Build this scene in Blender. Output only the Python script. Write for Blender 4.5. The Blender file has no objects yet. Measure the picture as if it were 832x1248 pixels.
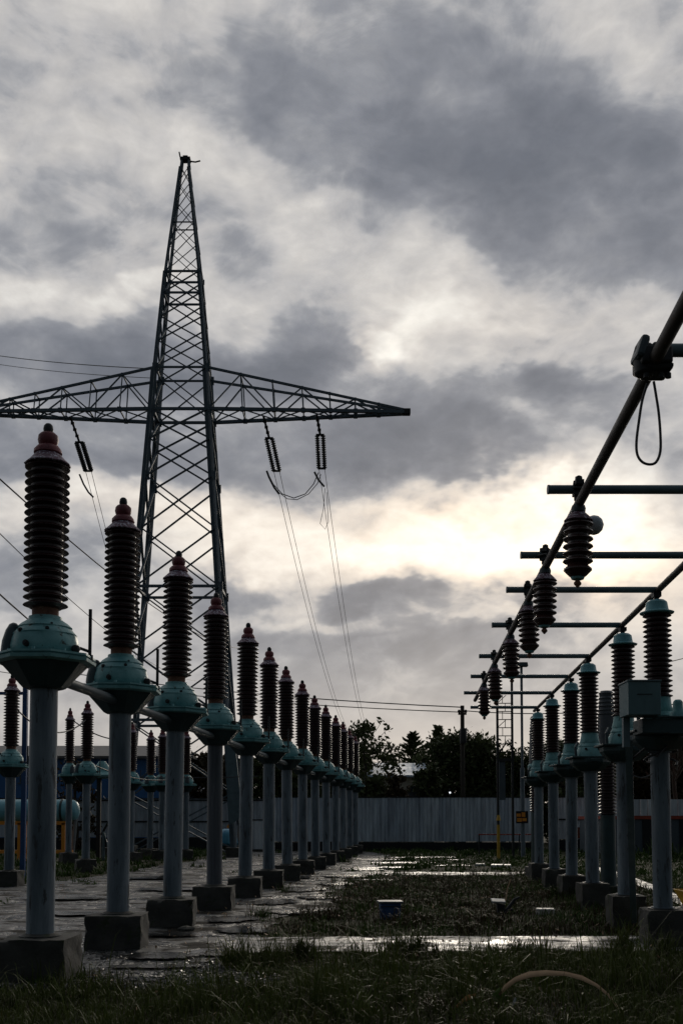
import bpy, bmesh, math, random
import numpy as np
from mathutils import Vector, Matrix
random.seed(7); rng = np.random.default_rng(11)
S = bpy.context.scene
COL = S.collection
R = math.radians
PI = math.pi
# ---------------------------------------------------------------- camera
F = 1250.0; HOR = 1000.0; PITCH = R(3.0); CH = 1.4
cy0 = HOR - F*math.tan(PITCH)
cam = bpy.data.cameras.new('camera'); camo = bpy.data.objects.new('camera', cam); COL.objects.link(camo)
camo.location = (0, 0, CH); camo.rotation_euler = (R(90)+PITCH, 0, 0)
cam.sensor_fit = 'VERTICAL'; cam.sensor_height = 36; cam.lens = F/1248*36
cam.shift_y = (cy0-624)/1248; cam.clip_end = 5000; cam.clip_start = 0.1
S.camera = camo
def P(px, py, d):
    a = (px-416)/F; b = (cy0-py)/F
    y = math.cos(PITCH)-b*math.sin(PITCH); z = b*math.cos(PITCH)+math.sin(PITCH)
    return Vector((a/y*d, d, CH+z/y*d))
# ---------------------------------------------------------------- materials
def newmat(name):
    m = bpy.data.materials.new(name); m.use_nodes = True
    nt = m.node_tree; b = nt.nodes['Principled BSDF']
    return m, nt, b
def N(nt, t, **kw):
    n = nt.nodes.new(t)
    for k, v in kw.items(): setattr(n, k, v)
    return n
def ramp(nt, stops, src, interp='LINEAR'):
    r = N(nt, 'ShaderNodeValToRGB'); r.color_ramp.interpolation = interp
    e = r.color_ramp.elements
    while len(e) > 1: e.remove(e[-1])
    for i, (p, c) in enumerate(stops):
        x = e[0] if i == 0 else e.new(p)
        x.position = p; x.color = (c[0], c[1], c[2], 1)
    nt.links.new(src, r.inputs[0]); return r.outputs[0]
def coords(nt, scale=(1,1,1), rand=True):
    tc = N(nt, 'ShaderNodeTexCoord'); mp = N(nt, 'ShaderNodeMapping'); mp.inputs['Scale'].default_value = scale
    if rand:
        oi = N(nt, 'ShaderNodeObjectInfo'); va = N(nt, 'ShaderNodeVectorMath', operation='MULTIPLY_ADD')
        cb = N(nt, 'ShaderNodeCombineXYZ')
        for i in range(3): nt.links.new(oi.outputs['Random'], cb.inputs[i])
        nt.links.new(cb.outputs[0], va.inputs[0]); va.inputs[1].default_value = (31, 17, 23)
        nt.links.new(tc.outputs['Object'], va.inputs[2]); nt.links.new(va.outputs[0], mp.inputs[0])
    else: nt.links.new(tc.outputs['Object'], mp.inputs[0])
    return mp.outputs[0]
def noise(nt, vec, scale, detail=5, rough=.6, dist=0):
    n = N(nt, 'ShaderNodeTexNoise'); n.inputs['Scale'].default_value = scale; n.inputs['Detail'].default_value = detail
    n.inputs['Roughness'].default_value = rough; n.inputs['Distortion'].default_value = dist
    nt.links.new(vec, n.inputs['Vector']); return n.outputs['Fac']
def mixc(nt, fac, a, b, mode='MIX'):
    m = N(nt, 'ShaderNodeMix', data_type='RGBA', blend_type=mode)
    for s, v in ((m.inputs[0], fac), (m.inputs[6], a), (m.inputs[7], b)):
        if hasattr(v, 'links') or hasattr(v, 'is_linked'): nt.links.new(v, s)
        elif isinstance(v, (int, float)): s.default_value = v
        else: s.default_value = (v[0], v[1], v[2], 1)
    return m.outputs[2]
def bump(nt, b, h, strength=.3, dist=.02):
    bp = N(nt, 'ShaderNodeBump'); bp.inputs['Strength'].default_value = strength; bp.inputs['Distance'].default_value = dist
    nt.links.new(h, bp.inputs['Height']); nt.links.new(bp.outputs[0], b.inputs['Normal'])
def surf(name, c1, c2, rough=.6, metal=0, scale=6, stretch=(1,1,1), spot=None, spot_thr=.62, spot_scale=9, bmp=.2, bdist=.01, rough2=None, spec=.5, rand=True):
    """mottled two-tone surface with optional chips or rust spots"""
    m, nt, b = newmat(name); v = coords(nt, stretch, rand)
    n1 = noise(nt, v, scale)
    col = ramp(nt, [(.3, c1), (.7, c2)], n1)
    if spot:
        n2 = noise(nt, v, spot_scale, 8, .7, .4)
        f = ramp(nt, [(spot_thr, (0,0,0)), (spot_thr+.05, (1,1,1))], n2)
        col = mixc(nt, f, col, spot)
    nt.links.new(col, b.inputs['Base Color'])
    b.inputs['Metallic'].default_value = metal
    b.inputs['Specular IOR Level'].default_value = spec
    n3 = noise(nt, v, scale*5, 4)
    r2 = rough2 if rough2 is not None else min(1, rough+.2)
    nt.links.new(ramp(nt, [(.3, (rough,)*3), (.7, (r2,)*3)], n1), b.inputs['Roughness'])
    bump(nt, b, n3, bmp, bdist)
    return m
M = {}
M['column'] = surf('galvanised_column', (.05,.075,.10), (.20,.235,.27), .5, .0, 7, (1,1,.16), (.04,.045,.05), .57, 16, .5, .008)
M['darkcolumn'] = surf('dark_column', (.03,.035,.045), (.12,.13,.15), .5, .0, 5, (3,3,.15), (.20,.19,.2), .62, 10, .3, .006)
M['concrete'] = surf('footing_concrete', (.022,.021,.019), (.075,.07,.062), .75, 0, 3.5, (1,1,1), (.03,.04,.015), .58, 4, .6, .02)
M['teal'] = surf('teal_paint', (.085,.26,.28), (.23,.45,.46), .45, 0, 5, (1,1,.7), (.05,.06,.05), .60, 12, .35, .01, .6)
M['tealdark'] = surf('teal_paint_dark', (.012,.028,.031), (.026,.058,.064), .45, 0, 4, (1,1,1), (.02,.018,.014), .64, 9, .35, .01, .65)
M['tealbox'] = surf('teal_box_paint', (.07,.13,.145), (.12,.20,.22), .45, 0, 4, (1,1,.5), (.03,.035,.035), .64, 12, .3, .006)
M['tealpale'] = surf('teal_paint_pale', (.10,.30,.35), (.22,.46,.50), .35, 0, 4, (1,1,1), (.05,.04,.035), .64, 13, .35, .01, .6)
M['glaze'] = surf('brown_glaze', (.022,.008,.009), (.042,.015,.014), .42, 0, 8, (1,1,1), (.05,.045,.04), .68, 20, .1, .002, .4)
M['glaze2'] = surf('red_brown_glaze', (.035,.014,.012), (.075,.030,.024), .2, 0, 8, (1,1,1), (.05,.04,.04), .68, 20, .1, .002, .4)
M['greyglaze'] = surf('grey_glaze', (.05,.055,.065), (.10,.105,.12), .35, 0, 6, (1,1,1), None, bmp=.1, bdist=.003)
M['rustneck'] = surf('rust_neck', (.10,.035,.02), (.24,.12,.08), .7, 0, 12, (1,1,1), (.35,.25,.2), .6, 16, .5, .008)
M['capred'] = surf('cap_maroon', (.12,.018,.028), (.26,.06,.07), .5, 0, 9, (1,1,1), (.04,.015,.02), .6, 20, .5, .006)
M['skirt'] = surf('cap_flaking', (.10,.04,.06), (.18,.10,.14), .6, 0, 14, (1,1,1), (.55,.50,.58), .52, 30, .6, .006)
M['darkmetal'] = surf('dark_metal', (.012,.013,.015), (.04,.04,.042), .5, .3, 8, (1,1,1), (.05,.025,.015), .62, 15, .3, .005)
M['housing'] = surf('housing_grey', (.03,.045,.055), (.07,.09,.10), .4, 0, 5, (1,1,1), (.02,.02,.02), .62, 10, .3, .005)
M['tower'] = surf('tower_steel', (.07,.095,.12), (.14,.17,.20), .55, .2, 3, (1,1,1), (.05,.035,.03), .66, 6, .2, .01)
M['pipe'] = surf('pipe_teal_grey', (.06,.10,.12), (.12,.17,.19), .4, 0, 5, (1,1,1), (.04,.03,.025), .64, 14, .2, .004)
M['pipegrey'] = surf('pipe_galvanised', (.16,.17,.18), (.28,.29,.30), .35, .4, 5, (1,1,1), (.06,.05,.045), .66, 10, .2, .004)
M['bus'] = surf('bus_bar', (.018,.014,.013), (.055,.04,.034), .5, 0, 7, (1,1,1), (.11,.06,.035), .62, 14, .3, .004)
M['wire'] = surf('wire_metal', (.03,.03,.033), (.06,.06,.065), .5, .3, 4)
M['wirepale'] = surf('conductor', (.10,.10,.11), (.2,.2,.21), .45, .5, 4)
M['discglass'] = surf('string_glaze', (.03,.028,.03), (.06,.055,.055), .25, 0, 4)
M['tank'] = surf('tank_teal', (.14,.38,.46), (.24,.50,.58), .35, 0, 3, (1,1,1), (.06,.05,.04), .68, 6)
M['ball'] = surf('ball_grey', (.35,.38,.42), (.5,.53,.56), .35, 0, 5)
M['orange'] = surf('orange_paint', (.72,.22,.02), (.88,.34,.03), .45, 0, 6, (1,1,1), (.12,.06,.03), .66, 9)
M['yellow'] = surf('yellow_paint', (.45,.25,.02), (.65,.38,.04), .45, 0, 6, (1,1,1), (.12,.06,.03), .66, 9)
M['red'] = surf('red_paint', (.22,.03,.015), (.38,.05,.02), .5, 0, 6, (1,1,1), (.1,.05,.03), .66, 9)
M['redbrown'] = surf('red_brown_board', (.14,.035,.02), (.25,.07,.03), .6, 0, 3)
M['white'] = surf('white_paint', (.55,.56,.58), (.78,.78,.78), .5, 0, 3, (1,1,1), (.3,.25,.2), .68, 8)
M['blue'] = surf('blue_paint', (.01,.045,.15), (.02,.08,.22), .45, 0, 3)
M['bluewall'] = surf('blue_cladding', (.02,.09,.24), (.035,.13,.32), .6, 0, 2)
M['bluecover'] = surf('blue_cover', (.03,.22,.38), (.06,.32,.5), .4, 0, 3)
M['roofgrey'] = surf('roof_sheet', (.06,.055,.055), (.11,.10,.10), .55, 0, 1.2)
M['roofpale'] = surf('roof_pale', (.45,.54,.66), (.60,.68,.78), .3, 0, .8)
M['plaster'] = surf('plaster', (.45,.40,.33), (.6,.55,.46), .8, 0, 1.5)
M['greypanel'] = surf('grey_panel', (.045,.06,.075), (.08,.10,.12), .5, 0, 1.2)
M['dark'] = surf('dark_wall', (.008,.009,.012), (.022,.023,.026), .85, 0, 1.0)
M['wood'] = surf('weathered_wood', (.035,.028,.022), (.08,.065,.05), .8, 0, 3, (1,1,.2))
M['bark'] = surf('bark', (.03,.024,.018), (.07,.055,.04), .9, 0, 6, (1,1,.3), bmp=.6, bdist=.03)
M['glass'] = surf('window_glass', (.02,.03,.04), (.04,.05,.06), .08, 0, 1)
M['rubber'] = surf('rubber', (.015,.015,.016), (.03,.03,.03), .7, 0, 6)
M['stone'] = surf('pale_slab', (.25,.25,.25), (.42,.41,.40), .35, 0, 5, rough2=.6)
M['gravelm'] = surf('wet_gravel', (.03,.03,.03), (.11,.10,.10), .18, 0, 18, rough2=.5)
def leafmat(name, c1, c2, c3=None, rough=.55, sc=.7):
    m, nt, b = newmat(name); v = coords(nt, (1,1,1), True)
    st = [(.3, c1), (.6, c2)] + ([(.75, c3)] if c3 else [])
    nt.links.new(ramp(nt, st, noise(nt, v, sc, 6, .7)), b.inputs['Base Color'])
    b.inputs['Roughness'].default_value = rough; b.inputs['Specular IOR Level'].default_value = .06
    tr = N(nt, 'ShaderNodeBsdfTranslucent'); nt.links.new(b.inputs['Base Color'].links[0].from_socket, tr.inputs[0])
    mx = N(nt, 'ShaderNodeMixShader'); mx.inputs[0].default_value = .12
    nt.links.new(b.outputs[0], mx.inputs[1]); nt.links.new(tr.outputs[0], mx.inputs[2])
    nt.links.new(mx.outputs[0], nt.nodes['Material Output'].inputs[0])
    return m
M['leafdark'] = leafmat('dark_foliage', (.034,.045,.020), (.08,.095,.04))
M['leafmid'] = leafmat('green_foliage', (.02,.035,.012), (.045,.065,.022))
M['leafbrown'] = leafmat('brown_foliage', (.03,.024,.014), (.06,.045,.025))
M['grassnear'] = leafmat('near_grass', (.026,.036,.009), (.075,.095,.022), (.12,.09,.04), sc=2.2)
M['grassdry'] = leafmat('dry_grass', (.022,.020,.009), (.045,.034,.016), (.085,.065,.03), sc=2)
M['grassfar'] = leafmat('far_grass', (.025,.045,.010), (.05,.085,.018), (.06,.06,.03), sc=.35)
M['dryleaf'] = surf('dry_leaf', (.34,.20,.11), (.52,.34,.20), .6, 0, 6, (1,1,1), (.1,.05,.03), .6, 12)
M['orangeleaf'] = surf('orange_leaf', (.25,.09,.015), (.40,.17,.03), .5, 0, 8)
M['greenleaf'] = leafmat('broad_leaf', (.05,.10,.02), (.09,.15,.03), sc=5)
# cladding with profile joints
def clad(name, c1, c2, pitch, rough=.5):
    m, nt, b = newmat(name); v = coords(nt, (1,1,1), False)
    sx = N(nt, 'ShaderNodeSeparateXYZ'); nt.links.new(v, sx.inputs[0])
    mu = N(nt, 'ShaderNodeMath', operation='DIVIDE'); mu.inputs[1].default_value = pitch; nt.links.new(sx.outputs[0], mu.inputs[0])
    fl = N(nt, 'ShaderNodeMath', operation='FLOOR'); nt.links.new(mu.outputs[0], fl.inputs[0])
    wn = N(nt, 'ShaderNodeTexWhiteNoise', noise_dimensions='1D'); nt.links.new(fl.outputs[0], wn.inputs['W'])
    base = ramp(nt, [(0, c1), (1, c2)], wn.outputs[0])
    st = N(nt, 'ShaderNodeMapping'); st.inputs['Scale'].default_value = (1, 1, .12); nt.links.new(v, st.inputs[0])
    s = ramp(nt, [(.35, (.5,.5,.52)), (.65, (1,1,1))], noise(nt, st.outputs[0], 5, 6, .7))
    nt.links.new(mixc(nt, 1.0, base, s, 'MULTIPLY'), b.inputs['Base Color'])
    b.inputs['Roughness'].default_value = rough
    return m
M['fence'] = clad('fence_sheet', (.50,.56,.64), (.74,.80,.86), .36)
M['fenceleft'] = clad('fence_sheet_bluish', (.40,.44,.50), (.54,.58,.63), .5)
M['fencewhite'] = clad('fence_sheet_white', (.6,.63,.68), (.78,.8,.82), .33)
# ---------------------------------------------------------------- ground materials
def ground_mat():
    m, nt, b = newmat('soil'); v = coords(nt, (1,1,1), False)
    n1 = noise(nt, v, .5, 8, .65); n2 = noise(nt, v, 9, 6, .7)
    c = ramp(nt, [(.35, (.018,.016,.010)), (.5, (.028,.032,.012)), (.68, (.045,.036,.022))], n1)
    d = ramp(nt, [(.3, (.5,.5,.5)), (.7, (1.3,1.25,1.1))], n2)
    nt.links.new(mixc(nt, 1.0, c, d, 'MULTIPLY'), b.inputs['Base Color'])
    b.inputs['Roughness'].default_value = .95; b.inputs['Specular IOR Level'].default_value = .15
    bump(nt, b, n2, .8, .04); return m
def wet_mat(name, c1, c2, r_wet, r_dry, wscale, thr=(.42,.58), bmp=.25, cracks=True, spec=.5, mud=None, ck_scale=1.1):
    m, nt, b = newmat(name); v = coords(nt, (1,1,1), False)
    n1 = noise(nt, v, wscale, 7, .62, .3); n2 = noise(nt, v, 14, 7, .7); n4 = noise(nt, v, 2.3, 5, .6)
    col = ramp(nt, [(.3, c1), (.7, c2)], n4)
    if cracks:
        vo = N(nt, 'ShaderNodeTexVoronoi', feature='DISTANCE_TO_EDGE'); vo.inputs['Scale'].default_value = ck_scale
        wv = N(nt, 'ShaderNodeVectorMath', operation='MULTIPLY_ADD'); nn = N(nt, 'ShaderNodeTexNoise'); nn.inputs['Scale'].default_value = 3
        nt.links.new(v, nn.inputs['Vector']); nt.links.new(nn.outputs['Color'], wv.inputs[0]); wv.inputs[1].default_value = (.5,.5,.5)
        nt.links.new(v, wv.inputs[2]); nt.links.new(wv.outputs[0], vo.inputs['Vector'])
        ck = ramp(nt, [(0, (0,0,0)), (.018, (1,1,1))], vo.outputs['Distance'])
        col = mixc(nt, ck, (.008,.008,.007), col)
    if mud:
        ms = N(nt, 'ShaderNodeMapping'); ms.inputs['Scale'].default_value = (.8, 1.25, 1); nt.links.new(v, ms.inputs[0])
        mk = ramp(nt, [(mud, (0,0,0)), (mud+.05, (1,1,1))], noise(nt, ms.outputs[0], 1.5, 9, .68, .5))
        col = mixc(nt, mk, col, (.016,.013,.010))
    nt.links.new(col, b.inputs['Base Color'])
    rr = ramp(nt, [(thr[0], (r_wet,)*3), (thr[1], (r_dry,)*3)], n1)
    if cracks: rr = mixc(nt, ck, (.95,.95,.95), rr)
    nt.links.new(rr, b.inputs['Roughness'])
    b.inputs['Specular IOR Level'].default_value = spec
    if mud:
        rr = mixc(nt, mk, rr, (.9,.9,.9)); nt.links.new(rr, b.inputs['Roughness'])
        nt.links.new(ramp(nt, [(0, (spec,)*3), (1, (.12,)*3)], mk), b.inputs['Specular IOR Level'])
    # bump fades where water lies
    mu = N(nt, 'ShaderNodeMath', operation='MULTIPLY'); w = ramp(nt, [(thr[0], (.12,)*3), (thr[1], (1,1,1))], n1)
    nt.links.new(w, mu.inputs[0]); nb = N(nt, 'ShaderNodeMath', operation='MULTIPLY_ADD'); nt.links.new(noise(nt, v, 3.2, 4, .6), nb.inputs[0]); nb.inputs[1].default_value = 1.6; nt.links.new(n2, nb.inputs[2]); nt.links.new(nb.outputs[0], mu.inputs[1])
    bump(nt, b, mu.outputs[0], bmp, .02)
    return m
M['soil'] = ground_mat()
M['wetpath'] = wet_mat('wet_concrete', (.09,.09,.09), (.20,.195,.19), .30, .65, 1.6, bmp=1.0, spec=.6, mud=.545)
M['road'] = wet_mat('damp_slabs', (.025,.025,.028), (.06,.06,.064), .13, .75, 1.4, (.45,.54), 1.3, spec=.9, mud=.52, ck_scale=.5)
M['walk'] = wet_mat('wet_walk', (.02,.02,.021), (.06,.06,.06), .13, .7, 1.5, (.46,.54), 1.3, spec=1.0, mud=.505)
M['puddle'] = wet_mat('puddle_water', (.02,.02,.02), (.03,.03,.03), .12, .25, .6, bmp=.5, cracks=False, spec=.9)
# ---------------------------------------------------------------- mesh helpers
class MB:
    def __init__(s): s.v = []; s.f = []; s.sm = []
    def add(s, vs, fs, smooth=False, mat=None):
        o = len(s.v)
        for p in vs:
            p = Vector(p)
            if mat is not None: p = mat @ p
            s.v.append(tuple(p))
        for f in fs: s.f.append(tuple(i+o for i in f)); s.sm.append(smooth)
        return s
    def box(s, c, d, mat=None, top=(1,1)):
        x, y, z = c; a, b, h = d[0]/2, d[1]/2, d[2]/2
        vs = [(x-a,y-b,z-h),(x+a,y-b,z-h),(x+a,y+b,z-h),(x-a,y+b,z-h)]
        vs += [(x-a*top[0],y-b*top[1],z+h),(x+a*top[0],y-b*top[1],z+h),(x+a*top[0],y+b*top[1],z+h),(x-a*top[0],y+b*top[1],z+h)]
        return s.add(vs, [(3,2,1,0),(4,5,6,7),(0,1,5,4),(1,2,6,5),(2,3,7,6),(3,0,4,7)], False, mat)
    def lathe(s, prof, n=24, c=(0,0,0), smooth=True, mat=None, rot=0, cap=True, wob=None):
        vs = []; fs = []
        for k, (r, z) in enumerate(prof):
            for i in range(n):
                a = 2*PI*i/n+rot
                rr = r*(wob(k, i) if wob else 1)
                vs.append((c[0]+rr*math.cos(a), c[1]+rr*math.sin(a), c[2]+z))
        for k in range(len(prof)-1):
            for i in range(n):
                j = (i+1) % n
                fs.append((k*n+i, k*n+j, (k+1)*n+j, (k+1)*n+i))
        if cap:
            fs.append(tuple(reversed(range(n)))); fs.append(tuple((len(prof)-1)*n+i for i in range(n)))
        return s.add(vs, fs, smooth, mat)
    def tube(s, pts, r, n=8, r2=None, smooth=True):
        pts = [Vector(p) for p in pts]; L = len(pts); vs = []; fs = []
        t0 = (pts[1]-pts[0]).normalized()
        u = t0.cross(Vector((0,0,1)))
        if u.length < .05: u = t0.cross(Vector((1,0,0)))
        u.normalize()
        for k, p in enumerate(pts):
            t = (pts[min(k+1, L-1)]-pts[max(k-1, 0)]).normalized()
            u = (u - t*u.dot(t)).normalized(); w = t.cross(u)
            rr = r if r2 is None else r+(r2-r)*k/(L-1)
            for i in range(n):
                a = 2*PI*i/n
                vs.append(p+(u*math.cos(a)+w*math.sin(a))*rr)
        for k in range(L-1):
            for i in range(n):
                j = (i+1) % n; fs.append((k*n+i, k*n+j, (k+1)*n+j, (k+1)*n+i))
        fs.append(tuple(reversed(range(n)))); fs.append(tuple((L-1)*n+i for i in range(n)))
        return s.add(vs, fs, smooth)
    def bar(s, p, q, w, h=None):
        h = h or w; p = Vector(p); q = Vector(q); t = (q-p)
        L = t.length; t.normalize()
        u = t.cross(Vector((0,0,1)))
        if u.length < .05: u = Vector((1,0,0))
        u.normalize(); v = t.cross(u)
        vs = []
        for e in (p, q):
            for a, b in ((-1,-1),(1,-1),(1,1),(-1,1)): vs.append(e+u*a*w/2+v*b*h/2)
        return s.add(vs, [(3,2,1,0),(4,5,6,7),(0,1,5,4),(1,2,6,5),(2,3,7,6),(3,0,4,7)])
    def angle(s, p, q, w, t=.012, side=1):
        """steel angle section between two points"""
        p = Vector(p); q = Vector(q); d = (q-p).normalized()
        u = d.cross(Vector((0,1,0)))
        if u.length < .05: u = Vector((1,0,0))
        u.normalize(); v = d.cross(u).normalized()*side
        for (a, b) in ((u, v), (v, u)):
            vs = []
            for e in (p, q):
                for i, j in ((0,0),(1,0),(1,1),(0,1)): vs.append(e+a*i*w+b*j*t)
            s.add(vs, [(3,2,1,0),(4,5,6,7),(0,1,5,4),(1,2,6,5),(2,3,7,6),(3,0,4,7)])
        return s
    def build(s, name, mat, parent=None, loc=None, bevel=0):
        me = bpy.data.meshes.new(name); me.from_pydata(s.v, [], s.f); me.validate()
        bm = bmesh.new(); bm.from_mesh(me); bmesh.ops.recalc_face_normals(bm, faces=bm.faces); bm.to_mesh(me); bm.free()
        if len(me.polygons) == len(s.sm): me.polygons.foreach_set('use_smooth', s.sm)
        if any(s.sm): me.set_sharp_from_angle(angle=R(38))
        me.materials.append(M[mat] if isinstance(mat, str) else mat)
        o = bpy.data.objects.new(name, me); COL.objects.link(o)
        if parent: o.parent = parent
        if loc: o.location = loc
        if bevel:
            b = o.modifiers.new('bevel', 'BEVEL'); b.width = bevel; b.segments = 2; b.limit_method = 'ANGLE'
        return o
def tag(o, label=None, cat=None, group=None, kind=None):
    if label: o['label'] = label
    if cat: o['category'] = cat
    if group: o['group'] = group
    if kind: o['kind'] = kind
    return o
def empty(name, loc=(0,0,0), rz=0, label=None, cat=None, group=None):
    o = bpy.data.objects.new(name, None); COL.objects.link(o); o.location = loc; o.rotation_euler = (0,0,rz)
    o.empty_display_size = .2
    return tag(o, label, cat, group)
def copy_tree(o, parent=None):
    c = o.copy(); COL.objects.link(c); c.parent = parent
    for ch in list(o.children): copy_tree(ch, c)
    return c
ORD = ['nearest','second','third','fourth','fifth','sixth','seventh','eighth','ninth','tenth','eleventh','twelfth','thirteenth','fourteenth','fifteenth']

def smooth(pts, k=4):
    pts = [Vector(p) for p in pts]; out = []
    for i in range(len(pts)-1):
        p0 = pts[max(i-1,0)]; p1 = pts[i]; p2 = pts[i+1]; p3 = pts[min(i+2,len(pts)-1)]
        for j in range(k):
            t = j/k; out.append(.5*((2*p1)+(p2-p0)*t+(2*p0-5*p1+4*p2-p3)*t*t+(3*p1-p0-3*p2+p3)*t*t*t))
    return out+[pts[-1]]

def rough_block(w, d, h, z0, seed, n=9, amp=.008, chip=.03):
    """footing with worn faces and chipped edges"""
    rnd = random.Random(seed); bm = bmesh.new(); bmesh.ops.create_cube(bm, size=1)
    bmesh.ops.subdivide_edges(bm, edges=bm.edges[:], cuts=n, use_grid_fill=True)
    chips = [(Vector((rnd.choice((-.5,.5)), rnd.uniform(-.5,.5), .5)) if rnd.random() < .5 else Vector((rnd.uniform(-.5,.5), rnd.choice((-.5,.5)), .5)), rnd.uniform(.07,.16)) for _ in range(7)]
    chips += [(Vector((sx,sy,rnd.uniform(-.3,.4))), rnd.uniform(.06,.13)) for sx in (-.5,.5) for sy in (-.5,.5)]
    for v in bm.verts:
        c = v.co.copy()
        for q, r_ in chips:
            dd = (c-q).length
            if dd < r_: v.co *= 1-(1-dd/r_)*chip*3
        v.co += Vector((rnd.gauss(0,1),rnd.gauss(0,1),rnd.gauss(0,.6)))*amp*.5
        v.co.x += .01*math.sin(c.z*9+c.y*5+seed); v.co.y += .01*math.sin(c.z*7+c.x*6+seed*2)
        v.co = Vector((v.co.x*w, v.co.y*d, z0+(v.co.z+.5)*h))
    me = bpy.data.meshes.new('footing'); bm.to_mesh(me); bm.free(); me.materials.append(M['concrete'])
    for p_ in me.polygons: p_.use_smooth = True
    me.set_sharp_from_angle(angle=R(30))
    return me
def footing(w, d, h, z0, seed, parent):
    o = bpy.data.objects.new('footing', rough_block(w,d,h,z0,seed)); COL.objects.link(o); o.parent = parent; return o
# ================================================================ world, sun, sky
SUN_EL = R(15.6); SUN_AZ = R(8.4)
def build_world():
    w = bpy.data.worlds.new('World'); S.world = w; w.use_nodes = True; nt = w.node_tree
    bg = nt.nodes['Background']; bg.inputs['Strength'].default_value = .1
    sky = N(nt, 'ShaderNodeTexSky', sky_type='NISHITA'); sky.sun_disc = False
    sky.sun_elevation = SUN_EL; sky.sun_rotation = SUN_AZ
    tc = N(nt, 'ShaderNodeTexCoord'); G = tc.outputs['Generated']
    L = nt.links.new
    def math_(op, a, b=None, c=None, clamp=False):
        n = N(nt, 'ShaderNodeMath', operation=op, use_clamp=clamp)
        for i, v in enumerate((a, b, c)):
            if v is None: continue
            if isinstance(v, (int, float)): n.inputs[i].default_value = v
            else: L(v, n.inputs[i])
        return n.outputs[0]
    sx = N(nt, 'ShaderNodeSeparateXYZ'); L(G, sx.inputs[0])
    X, Y, Z = sx.outputs
    yy = math_('MAXIMUM', Y, .2)
    u = math_('DIVIDE', X, yy); v = math_('DIVIDE', Z, yy)
    # cloud noises live in direction space, flattened towards the horizon
    mp = N(nt, 'ShaderNodeMapping'); mp.inputs['Scale'].default_value = (1, 1, 1.7); L(G, mp.inputs[0])
    def nz(scale, detail, rough, off, dist=0.0, col=False):
        n = N(nt, 'ShaderNodeTexNoise'); n.inputs['Scale'].default_value = scale; n.inputs['Detail'].default_value = detail
        n.inputs['Roughness'].default_value = rough; n.inputs['Distortion'].default_value = dist
        a = N(nt, 'ShaderNodeVectorMath', operation='ADD'); L(mp.outputs[0], a.inputs[0]); a.inputs[1].default_value = off
        L(a.outputs[0], n.inputs['Vector']); return n.outputs['Color' if col else 'Fac']
    warp = nz(5, 5, .6, (3.1, 1.2, 7.7), 0, True)
    ws = N(nt, 'ShaderNodeVectorMath', operation='SUBTRACT'); L(warp, ws.inputs[0]); ws.inputs[1].default_value = (.5, .5, .5)
    wm = N(nt, 'ShaderNodeVectorMath', operation='MULTIPLY'); L(ws.outputs[0], wm.inputs[0]); wm.inputs[1].default_value = (.20, .16, 0)
    cb = N(nt, 'ShaderNodeCombineXYZ'); L(u, cb.inputs[0]); L(v, cb.inputs[1])
    uv0 = cb.outputs[0]
    ua = N(nt, 'ShaderNodeVectorMath', operation='ADD'); L(uv0, ua.inputs[0]); L(wm.outputs[0], ua.inputs[1])
    uv = ua.outputs[0]
    def blob(px, py, rx, ry, rot, amp, acc, src=None):
        m = N(nt, 'ShaderNodeMapping', vector_type='TEXTURE')
        m.inputs['Location'].default_value = ((px-416)/F, (HOR-py)/F, 0)
        m.inputs['Rotation'].default_value = (0, 0, R(rot))
        m.inputs['Scale'].default_value = (rx/F, ry/F, 1)
        L(src or uv, m.inputs[0])
        g = N(nt, 'ShaderNodeTexGradient', gradient_type='SPHERICAL'); L(m.outputs[0], g.inputs[0])
        sm = N(nt, 'ShaderNodeMapRange', interpolation_type='SMOOTHSTEP')
        L(g.outputs[1], sm.inputs[0]); sm.inputs[2].default_value = .75; sm.inputs[4].default_value = amp
        return sm.outputs[0] if acc is None else math_('ADD', acc, sm.outputs[0])
    D = None
    for b in SKY_DARK: D = blob(*b, D)
    fb = nz(4.2, 9, .60, (0.3, 0.9, 2.2), .35)
    fb2 = nz(13, 8, .64, (5.3, 2.9, 1.2), .6)
    # billows: inverted ridges give the cauliflower edges
    vo = N(nt, 'ShaderNodeTexVoronoi', feature='F1'); vo.inputs['Scale'].default_value = 15; pass
    va = N(nt, 'ShaderNodeVectorMath', operation='MULTIPLY_ADD'); L(nz(9, 3, .6, (9.1, 4.2, 0.7), 0, True), va.inputs[0]); va.inputs[1].default_value = (.16, .16, .16); L(mp.outputs[0], va.inputs[2])
    L(va.outputs[0], vo.inputs['Vector'])
    try: vo.inputs['Detail'].default_value = 1; vo.inputs['Roughness'].default_value = .55
    except Exception: pass
    den = math_('ADD', D, math_('MULTIPLY', math_('SUBTRACT', fb, .5), 1.35))
    den = math_('ADD', den, math_('MULTIPLY', math_('SUBTRACT', fb2, .5), .82))
    den = math_('ADD', den, math_('MULTIPLY', math_('SUBTRACT', .42, vo.outputs['Distance']), .38))
    def rampv(stops, src):
        mr = N(nt, 'ShaderNodeMapRange'); L(src, mr.inputs[0]); mr.inputs[1].default_value = -.6; mr.inputs[2].default_value = 1.4
        return ramp(nt, [((p+.6)/2, c) for p, c in stops], mr.outputs[0])
    tone = rampv([(-.55, (.86,.83,.77)), (-.25, (.72,.70,.66)), (0, (.60,.577,.55)), (.2, (.505,.49,.478)), (.38, (.43,.423,.425)), (.5, (.34,.343,.358)), (.62, (.268,.275,.297)), (.8, (.216,.225,.252)), (1.05, (.170,.180,.207)), (1.4, (.135,.146,.172))], den)
    det = nz(40, 4, .65, (7.3, 1.9, 3.2), .4)
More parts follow.
